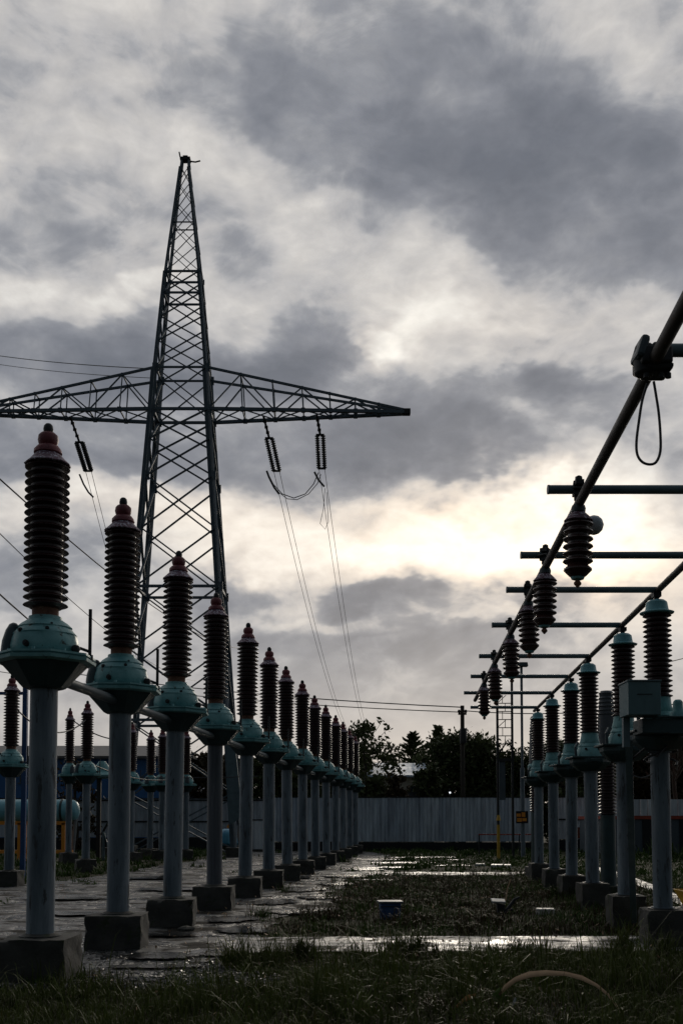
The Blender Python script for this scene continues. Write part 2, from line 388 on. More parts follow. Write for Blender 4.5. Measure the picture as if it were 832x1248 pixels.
    dm_ = N(nt, 'ShaderNodeMapRange'); L(det, dm_.inputs[0]); dm_.inputs[1].default_value = .25; dm_.inputs[2].default_value = .75; dm_.inputs[3].default_value = .93; dm_.inputs[4].default_value = 1.07
    ts = N(nt, 'ShaderNodeVectorMath', operation='SCALE'); L(tone, ts.inputs[0]); L(dm_.outputs[0], ts.inputs['Scale']); tone = ts.outputs[0]
    # warm lit haze and thin cloud round the hidden sun
    g = None
    for b in SKY_GLOW: g = blob(*b, g)
    thin = N(nt, 'ShaderNodeMapRange', interpolation_type='SMOOTHSTEP'); L(den, thin.inputs[0])
    thin.inputs[1].default_value = .1; thin.inputs[2].default_value = .75; thin.inputs[3].default_value = 1; thin.inputs[4].default_value = .12
    gl = math_('MULTIPLY', g, thin.outputs[0], clamp=False)
    glow = N(nt, 'ShaderNodeVectorMath', operation='SCALE'); glow.inputs[0].default_value = (.52,.36,.19); L(gl, glow.inputs['Scale'])
    ad = N(nt, 'ShaderNodeVectorMath', operation='ADD'); L(tone, ad.inputs[0]); L(glow.outputs[0], ad.inputs[1])
    # low air: everything drifts to one warm grey near the horizon
    hz = N(nt, 'ShaderNodeMapRange', interpolation_type='SMOOTHSTEP'); L(v, hz.inputs[0])
    hz.inputs[1].default_value = 0; hz.inputs[2].default_value = .24; hz.inputs[3].default_value = .8; hz.inputs[4].default_value = 0
    col = mixc(nt, hz.outputs[0], ad.outputs[0], (.45,.415,.39))
    # the sky away from the low sun is much dimmer
    bl = N(nt, 'ShaderNodeMapRange', interpolation_type='SMOOTHSTEP'); L(Y, bl.inputs[0])
    bl.inputs[1].default_value = -.25; bl.inputs[2].default_value = .78; bl.inputs[3].default_value = BACK; bl.inputs[4].default_value = 1
    cool = mixc(nt, bl.outputs[0], (.78,1.0,1.22), (1,1,1))
    v1 = N(nt, 'ShaderNodeVectorMath', operation='MULTIPLY'); L(col, v1.inputs[0]); L(cool, v1.inputs[1])
    v2 = N(nt, 'ShaderNodeVectorMath', operation='SCALE'); L(v1.outputs[0], v2.inputs[0]); L(math_('MULTIPLY', bl.outputs[0], 11.2), v2.inputs['Scale'])
    fin = mixc(nt, .975, sky.outputs[0], v2.outputs[0])
    L(fin, bg.inputs[0])
    try: w.cycles.sampling_method = 'MANUAL'; w.cycles.sample_map_resolution = 1024
    except Exception: pass
BACK = .115
# photo-measured cloud masses: centre, radii, tilt, strength (direction space)
SKY_DARK = [
 (430,600,2500,2500,0,.44),
 (520,90,520,170,-4,.46), (740,220,330,170,-22,.56), (560,215,260,130,-15,.28), (60,30,260,90,0,.18),
 (60,240,220,70,0,.26), (330,70,200,100,0,.22), (250,260,220,60,-6,.12), (60,130,200,60,0,.06),
 (770,50,100,90,-30,-.26), (150,140,160,60,0,-.16), (330,190,130,50,-10,-.12),
 (50,420,260,90,-4,.56), (190,420,150,80,0,.40), (350,415,105,80,24,.70), (290,450,160,60,0,.42), (440,500,300,80,-10,.52), (60,530,300,80,0,.40),
 (650,465,170,50,6,.62), (730,500,150,60,-24,.46), (560,540,200,55,-4,.40), (280,560,260,60,0,.26), (640,560,120,40,-15,.14),
 (150,340,150,26,10,-.40), (30,318,110,30,0,-.24), (400,255,110,60,30,-.28), (440,412,60,24,-22,-.48), (690,640,170,80,0,-.34), (620,330,220,70,18,-.36), (490,395,80,40,35,-.30), (790,360,110,60,0,-.26),
 (620,645,320,84,0,-.56), (330,635,270,76,0,-.48), (740,600,120,40,20,-.30), (90,610,220,40,0,-.34), (520,660,200,40,0,-.22),
 (560,608,100,26,-10,.34), (480,630,130,20,-14,.26), (690,700,160,22,0,.16),
 (440,718,95,30,6,.62), (500,748,70,20,-20,.26), (285,710,75,50,10,.58), (30,705,130,70,0,.40), (520,785,160,34,0,.30), (370,790,170,30,0,.26), (700,800,240,60,0,.18), (560,690,140,30,0,-.22),
 (600,850,420,70,0,.22), (230,820,300,80,0,.26), (455,792,80,16,14,-.30), (600,742,120,14,4,-.24), (330,752,60,14,20,-.26), (620,790,110,18,0,-.14),
]
SKY_GLOW = [ (650,650,300,110,0,.44), (720,655,130,60,0,.48), (430,640,380,100,0,.34), (800,690,200,90,0,.25), (715,650,40,28,0,.35), (440,415,120,60,0,.08), (120,620,240,60,0,.10), (600,740,460,90,0,.20), (610,370,240,90,0,.08)]
build_world()
sun = bpy.data.lights.new('sun', 'SUN'); sun.energy = .9; sun.angle = R(14); sun.color = (1,.90,.76)
so = bpy.data.objects.new('sun', sun); COL.objects.link(so)
sd = Vector((math.sin(SUN_AZ)*math.cos(SUN_EL), math.cos(SUN_AZ)*math.cos(SUN_EL), math.sin(SUN_EL)))
so.rotation_euler = sd.to_track_quat('Z', 'Y').to_euler(); so.location = (3, 20, 12)
S.view_settings.view_transform = 'Standard'; S.view_settings.look = 'None'; S.view_settings.exposure = 0; S.view_settings.gamma = 1
S.view_settings.use_curve_mapping = False
# ================================================================ tall left-row post unit
def jagged(n, lo, hi): return [random.uniform(lo, hi) for _ in range(n)]
def sheds(zb, zt, core, rad, n, droop=.012, th=.014):
    prof = [(core*.98, zb)]; p = (zt-zb)/n
    for i in range(n):
        z = zb+p*(i+.5)
        prof += [(core, z-p*.42), (rad*.93, z-droop-th*.2), (rad, z-droop+th*.25), (rad*.97, z-droop+th), (core, z+p*.30)]
    prof.append((core*.98, zt)); return prof
def make_tall_post(cap=True):
    t = empty('post_insulator', label='x', cat='insulator post', group='insulator posts in the long row on the left')
    footing(.60,.60,.40,-.03,3,t)
    c = MB().lathe([(.123,.37),(.121,2.63)], 20).build('column', 'column', t)
    bp_ = MB().lathe([(.185,.362),(.185,.382)], 20)
    bp_.build('base_plate', 'darkmetal', t)
    gr = MB().lathe([(.215,.355),(.20,.368),(.13,.40)], 24, wob=lambda k, i: 1+.06*math.sin(i*1.9+k*2)); gr.build('grout', 'concrete', t)
    # octagonal pan on the column head
    r8 = PI/8
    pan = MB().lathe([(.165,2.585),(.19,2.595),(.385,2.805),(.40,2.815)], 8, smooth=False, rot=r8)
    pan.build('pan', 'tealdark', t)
    lip = MB().lathe([(.40,2.805),(.455,2.818),(.46,2.845),(.425,2.853),(.425,2.862),(.452,2.866),(.452,2.884),(.36,2.891)], 8, smooth=False, rot=r8)
    for k in range(8):
        a = k*PI/4; lip.lathe([(.016,2.885),(.016,2.915)], 6, c=(.345*math.cos(a), .345*math.sin(a), 0), smooth=False)
    lip.build('rim', 'teal', t)
    d = MB().lathe([(.27,2.89),(.292,2.915),(.302,2.965),(.292,3.03),(.278,3.065),(.282,3.075),(.262,3.10),(.235,3.13),(.24,3.14),(.205,3.175),(.165,3.205),(.15,3.21),(.145,3.24),(.13,3.245)], 36,
                   wob=lambda k, i: 1+.012*math.sin(i*2.1+k)+.012*math.sin(i*.9+k*1.7))
    dome = d.build('dome', 'teal', t)
    for (a, z, r) in ((-105, 2.95, .028), (-125, 3.08, .022), (-70, 3.09, .018), (-60, 3.14, .014), (40, 2.98, .028)):
        rad = {2.95:.30, 3.08:.25, 3.09:.245, 3.14:.20, 2.98:.30}[z]
        q = Vector((math.cos(R(a)), math.sin(R(a)), .15))
        p0 = Vector((math.cos(R(a))*rad*.93, math.sin(R(a))*rad*.93, z))
        MB().tube([p0, p0+q*.045], r, 10).tube([p0+q*.04, p0+q*.06], r*.6, 6).build('bolt', 'darkmetal', dome)
    MB().lathe([(.125,3.23),(.118,3.25),(.118,3.32),(.125,3.335)], 20).build('neck', 'rustneck', t)
    MB().lathe(sheds(3.32, 4.655, .146, .200, 19, .012, .010), 32).build('shed_stack', 'glaze', t)
    if cap:
        cp = MB().lathe([(.11,4.74),(.128,4.752),(.122,4.785),(.098,4.815),(.074,4.828),(.084,4.842),(.092,4.875),(.088,4.915),(.065,4.94)], 24, wob=lambda k, i: 1+.02*math.sin(i*1.7+k*2)).build('cap', 'capred', t)
        n = 40; wb = [1+random.uniform(-.035,.035) for _ in range(n)]
        MB().lathe([(.202,4.64),(.205,4.648),(.16,4.69),(.125,4.73),(.108,4.752)], n, wob=lambda k, i: (wb[i] if k < 3 else 1)).build('skirt', 'skirt', cp)
        MB().lathe([(.03,4.925),(.042,4.945),(.046,4.98),(.04,5.012),(.024,5.03),(.01,5.035)], 14).build('knob', 'darkmetal', cp)
    # drive housing at the side and its rod
    h = MB()
    pr = [(.05,0),(.085,.03),(.09,.12),(.075,.22),(.05,.28),(.02,.30)]
    mt = Matrix.Translation((-.315,-.04,2.885)) @ Matrix.Rotation(R(10), 4, 'Y') @ Matrix.Diagonal((.85,1.1,1,1))
    h.lathe(pr, 16, mat=mt); h.tube([(-.36,-.02,2.97),(-.22,0,2.97)], .035, 10)
    h.build('side_housing', 'housing', t)
    g = MB(); g.lathe([(.016,2.84),(.016,3.32)], 8, c=(.40,.03,0)); g.lathe([(.03,2.84),(.03,2.90)], 8, c=(.40,.03,0))
    g.tube([(.33,-.12,2.91),(.33,-.05,2.95),(.40,.03,2.93)], .014, 6); g.lathe([(.01,0),(.034,.012),(.04,.035),(.03,.06),(.01,.068)], 12, c=(.31,-.12,2.90))
    g.build('earthing_rod', 'darkmetal', t)
    return t
proto = make_tall_post()
rowx = lambda d: -2.68+.096*(d-9.2)
ROW = [9.2,11.4,13.7,16.25,18.8,21.4,24,26.7,29.4,32.2,35,37.8,40.6,43.2]
notes = ['with maroon knobbed cap','its grey column behind the first','just left of the pylon foot','whose column is dark and streaked','first one clear of the pylon','','','','','','','','','']
for i, d in enumerate(ROW):
    o = proto if i == 0 else copy_tree(proto)
    o.location = (rowx(d), d, 0); o.rotation_euler.z = R(random.uniform(-4,4)) if i else 0
    o.scale = (1,1,1+random.uniform(-.006,.006)); o.rotation_euler.x = R(random.uniform(-.5,.5)); o.rotation_euler.y = R(random.uniform(-.6,.6)) if i else 0
    for ch in o.children:
        if ch.name.startswith('footing') and i: ch.data = rough_block(.60,.60,.40,-.03,3+i)
        if ch.name.startswith('side_housing') and i: ch.rotation_euler.z = R(random.uniform(-12,12))
    pos = {0:'nearest', 13:'farthest'}.get(i, ORD[i]+' from the camera')
    o['label'] = f'brown ribbed insulator on grey column, {pos} in the long left row'
for ch in [c for c in COL.objects if c.name.startswith('column') and c.parent and abs(c.parent.location.y-16.25) < .01]:
    ch.data = ch.data.copy(); ch.data.materials[0] = M['darkcolumn']; ch['label'] = 'dark streaked column'
# back rows (no cap, smaller)
p2 = make_tall_post()
p2['group'] = 'insulator posts standing behind the long left row'
BACKROW = [(-7.06,21.9,.90,'nearest of the back posts, beside the teal tank'), (-6.95,28,.93,'second of the back posts, right end of the tank'),
           (-6.95,34,.93,'third of the back posts, before the blue building'), (-7.1,38.2,.95,'fourth of the back posts, at the roadside grass'),
           (-6.37,36.5,.94,'under the pylon, left of the two there'), (-5.6,37,.94,'under the pylon, right of the two there'), (-8.75,33,1.0,'thin one left behind the tank end')]
for i, (x, y, s, txt) in enumerate(BACKROW):
    o = p2 if i == 0 else copy_tree(p2)
    o.location = (x, y, 0); o.scale = (.8 if i == 6 else s*.95, .8 if i == 6 else s*.95, s); o.rotation_euler.z = R(20*i)
    o['label'] = 'small dark insulator post, '+txt
# pipe that ties the pans of the left row together, and thin cables
m = MB(); pts = [(rowx(d), d, 2.72) for d in (9.3, 14, 20, 28, 36, 43)]
m.tube(pts, .05, 12).build('pipe', 'housing'); tag(COL.objects[-1], 'grey pipe joining the pans of the long left row of posts', 'pipe')
def sag(p, q, s, n=14):
    p = Vector(p); q = Vector(q); return [p.lerp(q, k/n)+Vector((0,0,-s*4*(k/n)*(1-k/n))) for k in range(n+1)]
def wire(name, pts, r, mat, label, cat='cable', group=None, n=5):
    o = MB().tube(pts, r, n).build(name, mat); return tag(o, label, cat, group)
wire('cable', sag((-7.06,21.9,3.9), (-6.95,28,4.2), .5), .018, 'wire', 'black cable drooping between the two back posts by the tank')
wire('cable', sag((-8.75,33,4.7), (-6.95,34,4.1), .25), .02, 'wire', 'black cable between the thin back post and the third back post')
wire('cable', sag((-11,34,3.0), (-3,37,3.0), .12), .018, 'wire', 'black cable strung level before the blue building')
wire('cable', sag((-6.95,28,3.0), (-5.6,37,3.0), .3), .02, 'wire', 'black cable running back to the posts under the pylon')
# ================================================================ right row
def make_right_post():
    t = empty('post_insulator', cat='insulator post', group='insulator posts in the right row under the bus pipe')
    footing(.44,.44,.46,-.04,41,t)
    MB().lathe([(.165,.412),(.165,.43)], 18).build('base_plate', 'darkmetal', t)
    MB().lathe([(.105,.38),(.105,2.2)], 18).lathe([(.13,.42),(.13,.44)], 18).lathe([(.125,2.16),(.135,2.2)], 18).build('column', 'column', t)
    m = MB(); m.lathe([(.14,2.175),(.20,2.19),(.30,2.275),(.325,2.31),(.325,2.372)], 8, smooth=False, rot=PI/8); m.box((0,0,2.39),(.68,.56,.026)); m.box((0,-.0,2.34),(.12,.70,.05))
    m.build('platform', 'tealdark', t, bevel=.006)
    m = MB().lathe([(.21,2.40),(.215,2.44),(.205,2.50),(.17,2.56),(.178,2.57),(.15,2.62),(.155,2.63),(.14,2.70),(.13,2.78)], 22, wob=lambda k, i: 1+.015*math.sin(i*1.9+k*1.3))
    dm = m.build('base_cup', 'teal', t)
    for a in (-60,-120,30):
        p0 = Vector((math.cos(R(a))*.16, math.sin(R(a))*.16, 2.52)); MB().tube([p0, p0+Vector((math.cos(R(a)),math.sin(R(a)),0))*.06], .02, 8).build('bolt', 'darkmetal', dm)
    m = MB(); m.tube([(-.24,-.08,2.41),(-.25,-.09,2.55),(-.2,-.02,2.62)], .022, 8); m2 = MB().lathe([(.03,2.40),(.055,2.43),(.05,2.52),(.02,2.56)], 10, c=(.25,-.1,0)).tube([(.25,-.1,2.5),(.3,.1,2.45),(.2,.15,2.5)], .012, 6); m2.build('fitting', 'housing', t)
    m.build('fitting', 'housing', t)
    MB().lathe(sheds(2.77, 3.735, .116, .158, 17, .006, .009), 30).build('shed_stack', 'glaze', t)
    cp = MB().lathe([(.13,3.725),(.185,3.733),(.19,3.745),(.135,3.765),(.128,3.78),(.115,3.86),(.085,3.885),(.04,3.895)], 24).build('cap', 'tealpale', t)
    MB().lathe([(.028,3.885),(.028,3.93)], 8).box((0,0,3.945), (.085,.11,.05)).build('clamp', 'darkmetal', cp)
    return t
rr = make_right_post()
brx = lambda d: 3.58+.078*(d-11.5)
RD = [7.97,11.5,13.6,16.2,18.5,20.9,23.6]
rl = ['nearest of all, outside the frame','at the right edge carrying the teal box','second visible one, left of the teal box','third visible one, beside the grey bushing','fourth visible one','fifth visible one','farthest one']
for i, d in enumerate(RD):
    o = rr if i == 0 else copy_tree(rr)
    o.location = (brx(d), d, 0); o['label'] = 'teal capped insulator post of the right row, '+rl[i]
    o.rotation_euler = (R(random.uniform(-.5,.5)),R(random.uniform(-.5,.5)),R(random.uniform(-3,3)))
    for ch in o.children:
        if ch.name.startswith('footing') and i: ch.data = rough_block(.44,.44,.46,-.04,41+i)
BZ = CH+2.605
# bus pipes parallel to the rows
blx = lambda d: 1.87+.068*(d-7.97)
o = MB().tube([(blx(2.2),2.2,BZ-.11),(blx(21.2),21.2,BZ-.11)], .0375, 14).build('bus_pipe', 'bus'); tag(o, 'long brown bus pipe rising to the upper right past the hanging insulators', 'pipe', 'bus pipes')
o = MB().tube([(brx(4),4,BZ),(brx(24.3),24.3,BZ)], .037, 14).build('bus_pipe', 'bus'); tag(o, 'brown bus pipe lying on the teal caps of the right row of posts', 'pipe', 'bus pipes')
HD = [7.97,9.98,11.5,13.6,16.2,18.5,20.9]
CD = HD+[23.6]
for i, d in enumerate(CD):
    x0 = blx(d)-.24 if i < 7 else blx(d)+.05
    z = BZ-.02
    m = MB().tube([(x0,d+.02,z+.03),(brx(d)-.0,d+.02,z+.03)], .036, 12)
    for xx in (x0-.002,): m.lathe([(.038,0),(.038,.014)], 12, mat=Matrix.Translation((xx,d+.02,z+.03)) @ Matrix.Rotation(PI/2,4,'Y'))
    o = m.build('cross_pipe', 'pipe'); tag(o, f'level teal grey cross pipe over the right row, {["nearest","second","third","fourth","fifth","sixth","seventh","farthest"][i]} of them', 'pipe', 'cross pipes over the right row')
o = MB().tube([(blx(5.5)+.1,5.52,BZ-.02),(3.6,5.52,BZ-.02)], .036, 12).build('cross_pipe', 'pipe'); tag(o, 'short end of cross pipe leaving the black clamp at the right edge', 'pipe')
# hanging insulators
def make_hanging():
    t = empty('hanging_insulator', cat='insulator', group='insulators hanging from the cross pipes')
    m = MB()   # clamp over the pipe; origin = pipe axis
    m.tube([(-.035,0,.0),(-.03,0,.045),(0,0,.062),(.03,0,.045),(.035,0,.0)], .014, 8)
    m.box((0,0,.035), (.065,.10,.035)); m.box((0,0,-.045), (.085,.075,.045)); m.lathe([(.022,-.13),(.026,-.11),(.036,-.10),(.036,-.08),(.022,-.06)], 10)
    m.lathe([(.018,.045),(.03,.055),(.028,.085),(.01,.095)], 8); m.tube([(-.05,-.05,-.02),(.05,-.05,-.02)], .012, 6)
    m.build('clamp', 'darkmetal', t)
    MB().lathe([(.03,-.20),(.055,-.195),(.058,-.17),(.05,-.145),(.03,-.13),(.018,-.12)], 16).build('neck', 'housing', t)
    n = 30; wb = [1+random.uniform(-.04,.04) for _ in range(n)]
    MB().lathe([(.105,-.272),(.112,-.268),(.085,-.235),(.05,-.20)], n, wob=lambda k, i: wb[i] if k else 1).build('skirt', 'skirt', t)
    prof = [(.05,-.262),(.085,-.268)]
    for k in range(6):
        z = -.285-k*.058; a = .078
        prof += [(a, z+.012), (.113, z-.004), (.118, z-.014), (.108, z-.022), (a, z-.032)]
    prof += [(.084,-.625),(.108,-.645),(.11,-.658),(.07,-.70),(.05,-.715)]
    MB().lathe(prof, 30).build('shed_stack', 'glaze2', t)
    b = MB().lathe([(.055,-.712),(.048,-.728),(.02,-.738)], 18).build('end_cap', 'teal', t)
    MB().lathe([(.014,-.735),(.03,-.755),(.03,-.768),(.006,-.795)], 8, smooth=False).build('nut', 'rustneck', b)
    return t
hh = make_hanging()
for i, d in enumerate(HD[:6]):
    o = hh if i == 0 else copy_tree(hh)
    o.location = (blx(d)-.008, d-.03, BZ+.01); o.rotation_euler = (R(random.uniform(-1.5,1.5)), R(random.uniform(-2,2)), random.uniform(0,6) if i else 0)
    o['label'] = f'red brown insulator hanging point down, {["nearest, with the grey ball behind it","second","third","fourth","fifth","farthest"][i]} in its line'
b = P(723,640,8.25)
t = empty('ball_fitting', b, 0, 'smooth grey ball fitting just behind the nearest hanging insulator', 'ball')
MB().lathe([(.01,-.080),(.042,-.068),(.068,-.042),(.080,0),(.068,.042),(.042,.068),(.01,.080)], 24).build('ball', 'ball', t)
MB().tube([(-.05,0,.0),(-.10,-.10,.0),(-.13,-.2,.02)], .02, 8).build('stem', 'darkmetal', t)
# black clamp and wire loop on the bus
cpos = Vector((blx(5.5), 5.5, BZ-.09))
t = empty('bus_clamp', cpos, 0, 'bulky black clamp joining bus pipe and cross pipe at the right edge', 'clamp')
m = MB(); m.box((.0,0,.0), (.17,.20,.10)); m.box((.02,0,-.062), (.13,.15,.04), top=(1.2,1.2)); m.box((.02,0,.065), (.10,.16,.04), top=(.6,.8))
m.lathe([(.055,-.09),(.06,0),(.05,.08)], 12, c=(-.05,-.02,0)); m.build('body', 'darkmetal', t, bevel=.015)
m = MB(); m.box((-.085,-.03,.02), (.05,.15,.13), mat=Matrix.Rotation(R(18),4,'Y')); m.build('cover', 'housing', t, bevel=.02)
for x in (-.05,.03,.07): MB().lathe([(.016,-.115),(.016,-.09),(.009,-.09),(.009,.105)], 8, c=(x,-.05,0), smooth=False).build('bolt', 'darkmetal', t)
loop = []
for (px, py) in ((787,470),(781,490),(777,515),(774,540),(775,556),(781,565),(790,568),(798,565),(803,552),(803,530),(801,505),(798,485),(795,467)): loop.append(P(px+1, py-2, 5.46))
wire('wire_loop', smooth(loop), .0075, 'wire', 'black wire loop hanging below the black clamp', 'wire', n=8)
# teal box on its arm
bx = Vector((3.215, 11.02, 0))
t = empty('control_box', bx, 0, 'teal grey metal box on a bracket arm before the nearest right post', 'box')
m = MB(); m.box((0,.0,2.70), (.345,.36,.355)); m.build('case', 'tealbox', t, bevel=.006)
m = MB(); m.box((0,0,2.885), (.365,.385,.018)); m.build('lid', 'pipe', t, bevel=.003)
MB().box((.0,-.184,2.74), (.16,.006,.009)).build('slot', 'darkmetal', t)
m = MB(); m.box((-.12,.12,2.36), (.07,.07,.33)); m.bar((-.08,.16,2.30), (.52,2.2,.12), .075); m.build('stand', 'pipe', t)
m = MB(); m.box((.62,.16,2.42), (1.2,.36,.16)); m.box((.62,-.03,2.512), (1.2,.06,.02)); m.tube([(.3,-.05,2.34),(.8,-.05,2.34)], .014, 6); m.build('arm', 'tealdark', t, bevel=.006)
MB().lathe([(.09,2.51),(.09,2.56),(.06,2.60),(.05,2.70),(.03,2.72)], 14, c=(.46,.15,0)).build('fitting', 'teal', t)
hx, hy = brx(11.5), 11.5
pts = [Vector((hx+.17*math.cos(a)+.05*math.sin(3*a), hy+.17*math.sin(a), 2.02+.06*math.sin(a*1.5)+.03*a)) for a in [k*.35 for k in range(38)]]
wire('cable', pts, .014, 'wire', 'black cable wound round the column head below the teal box', n=7)
wire('cable', [P(770,925,11.4), P(785,912,11.2), P(800,922,11.2), P(815,905,11.3), P(828,905,11.4), P(831,896,11.4)], .013, 'wire', 'short black cable bent under the bracket arm of the teal box', n=6)
wire('cable', sag(P(765,940,11.5), P(795,942,11.3), .06), .007, 'wirepale', 'thin pale cable dangling left of the nearest right column', n=5)
# grey bushing behind the right row
t = empty('bushing_stand', (4.66,18.0,0), 0, 'grey tapered bushing above a dark ribbed stack, behind the right row', 'bushing')
MB().lathe([(.14,0),(.13,1.5)], 16).build('column', 'tealdark', t)
MB().box((0,0,.12), (.5,.5,.3)).build('footing', 'concrete', t, bevel=.015)
MB().lathe(sheds(1.5, 2.45, .11, .165, 16), 24).build('shed_stack', 'glaze', t)
MB().lathe([(.2,2.45),(.2,2.55),(.16,2.6)], 18).build('flange', 'teal', t)
m = MB(); pr = [(.17,2.6)]
for k in range(5): z = 3.25+k*.07; pr += [(.145-.006*k,z),(.165-.008*k,z+.02),(.14-.006*k,z+.045)]
pr += [(.12,3.62),(.13,3.64),(.1,3.68)]
m.lathe(pr, 22); m.build('bushing', 'greyglaze', t)
t2 = copy_tree(t); t2.location = (4.72,24.9,0); t2['label'] = 'grey bushing half hidden left behind the farthest right post'; t2.scale = (1,1,1.07)
# ================================================================ lattice pylon
TX, TY = -6.42, 40.9
ZSC = 1.0
def tw(z):
    pts = [(0,4.75),(17.5,2.26),(19.2,2.05),(23.2,1.36),(28.0,.26)]
    for (a, p), (b, q) in zip(pts, pts[1:]):
        if z <= b: return p+(q-p)*(z-a)/(b-a)
    return .26
def corner(i, z):
    sx, sy = ((-1,-1),(1,-1),(1,1),(-1,1))[i]; w = tw(z)/2
    return Vector((sx*w, sy*w*.64, z))
PZ = (P(227,192,40.9).z)/28.15
pyl = empty('lattice_pylon', (TX,TY,0), 0, 'tall steel lattice pylon with two pointed cross arms behind the left row', 'pylon')
ZL = [0,2.4,5.2,7.9,10.4,12.7,14.8,16.3,17.5,19.2,20.3,21.3,22.3,23.2,24.3,25.3,26.2,27.0,27.7]
for i in range(4):
    m = MB()
    for a, b in zip(ZL, ZL[1:]):
        w = .185 if b <= 19.3 else .12 if b < 24 else .085
        sgn = 1
        m.angle(corner(i,a), corner(i,b), w, .03, sgn); m.bar(corner(i,a), corner(i,b), w*.62)
    m.bar(corner(i,27.7), corner(i,28.05), .08)
    for z in (5.2,10.4,14.8,17.5,19.2,23.2):
        m.box(corner(i,z), (.26 if z<20 else .16,.05,.34 if z<20 else .2)); m.box(corner(i,z), (.05,.24 if z<20 else .15,.30 if z<20 else .18))
    m.build('leg', 'tower', pyl)
for i in range(4):
    j = (i+1) % 4; m = MB()
    for k, (a, b) in enumerate(zip(ZL, ZL[1:])):
        w = .10 if b < 18 else .07 if b < 24 else .04
        off = Vector((0,.03,0)) if i % 2 == 0 else Vector((.03,0,0))
        m.bar(corner(i,a)-off, corner(j,b)-off, w, w*.5); m.bar(corner(j,a)+off, corner(i,b)+off, w, w*.5)
        mid = (corner(i,a)+corner(j,b)+corner(j,a)+corner(i,b))/4
        if b in (5.2,10.4,17.5,19.2,23.2,22.3,25.3): m.bar(corner(i,b), corner(j,b), w, w)
    m.build('bracing', 'tower', pyl)
m = MB(); m.box((0,0,28.05),(.42,.3,.10)); m.box((0,0,28.14),(.2,.14,.12)); m.tube([(.1,0,28.0),(.42,-.05,27.93),(.62,-.05,27.98)], .03, 6); m.tube([(-.2,-.1,28.1),(-.24,-.12,28.3)], .03, 6)
m.build('peak', 'darkmetal', pyl)
def crossarm(s):
    tip = Vector((s*8.95,0,17.62)); m = MB(); n = 7
    ii = (1,2) if s > 0 else (0,3)
    lo = [corner(i,17.5) for i in ii]; hi = [corner(i,19.2) for i in ii]
    tl = [tip+Vector((0,y,0)) for y in (-.10,.10)]; th = [tip+Vector((0,y,.10)) for y in (-.08,.08)]
    fr = [0,.17,.33,.48,.62,.75,.87,1]
    LP = [[lo[e].lerp(tl[e],f) for f in fr] for e in (0,1)]; HP = [[hi[e].lerp(th[e],f) for f in fr] for e in (0,1)]
    for e in (0,1):
        m.bar(lo[e], tl[e], .12, .12); m.bar(hi[e], th[e], .085, .085)
    arm = m.build('cross_arm', 'tower', pyl)
    m = MB()
    for k in range(1, n):
        for e in (0,1):
            m.bar(LP[e][k], HP[e][k], .038)
            if k % 2: m.bar(LP[e][k-1], HP[e][k], .05); m.bar(HP[e][k], LP[e][min(k+1,n)], .05)
            m.box(LP[e][k], (.16,.16,.16)); m.box(HP[e][k], (.10,.10,.10))
        m.bar(LP[0][k], LP[1][k], .05); m.bar(HP[0][k], HP[1][k], .045)
        m.bar(LP[0][k-1], LP[1][k], .04); m.bar(LP[1][k-1], LP[0][k], .04)
    m.build('lacing', 'tower', arm)
    MB().box(tip+Vector((s*.1,0,.03)), (.34,.26,.24)).build('tip_plate', 'darkmetal', arm, bevel=.03)
crossarm(1); crossarm(-1)
m = MB(); m.add([(2.0,-1.95,4.4),(2.35,-1.95,4.4),(2.68,-1.97,1.5),(2.15,-1.97,1.2),(2.0,-1.8,4.4),(2.35,-1.8,4.4),(2.68,-1.82,1.5),(2.15,-1.82,1.2)],
  [(0,1,2,3),(7,6,5,4),(0,4,5,1),(1,5,6,2),(2,6,7,3),(3,7,4,0)]); m.build('leg_shield', 'pipe', pyl)
for i in range(4): MB().box((corner(i,0).x,corner(i,0).y,.15),(.7,.7,.42)).build('footing','concrete',pyl,bevel=.02)
# insulator strings + conductors
TP = Vector((TX,TY,0))
def string_set(name_l, top, mid, low, double):
    t = empty('string_insulator', top, 0, name_l, 'insulator', 'insulator strings under the pylon arms')
    a = mid-top; b = low-top
    m = MB(); m.tube([(0,0,0), tuple(a)], .05, 6); 
    for f in (.25,.5,.75): m.box(a*f, (.14,.06,.10))
    m.build('hanger', 'darkmetal', t)
    dirn = (b-a).normalized(); side = Vector((1,0,0)) if double else Vector((0,0,0))
    q = dirn.to_track_quat('Z','Y').to_matrix().to_4x4(); L = (b-a).length
    for s in ((-1,1) if double else (0,)):
        prof = [(.02,0)]
        nn = 15
        for k in range(nn):
            z = L*(k+.5)/nn; prof += [(.04,z-.03),(.105,z-.004),(.105,z+.008),(.06,z+.03)]
        prof.append((.02,L)); m = MB()
        m.lathe(prof, 14, mat=Matrix.Translation(a+side*s*.12) @ q)
        m.build('disc_string', 'discglass', t)
    if double:
        MB().bar(a-side*.17, a+side*.17, .07).build('yoke', 'darkmetal', t); MB().bar(b-side*.17, b+side*.17, .07).build('yoke', 'darkmetal', t)
    return t, top+b
def conductor(p, q, s, label, off=.12):
    p = Vector(p); q = Vector(q); m = MB()
    for dx in (-off, off): m.tube([x+Vector((dx,0,0)) for x in sag(p,q,s,24)], .012, 5)
    o = m.build('conductor', 'wirepale'); tag(o, label, 'power line', 'paired conductors leaving the pylon')
pyl.scale = (1,1,PZ)
A = P(321,507,41.0); Bm = P(328,534,41.6); Bl = P(337,574,42.6)
s1, e1 = string_set('single dark insulator string, inner one under the right pylon arm', A, Bm, Bl, True)
A = P(386,506,41.0); Bm = P(390,530,41.4); Bl = P(392,571,42.4)
s2, e2 = string_set('double dark insulator string, outer one under the right pylon arm', A, Bm, Bl, True)
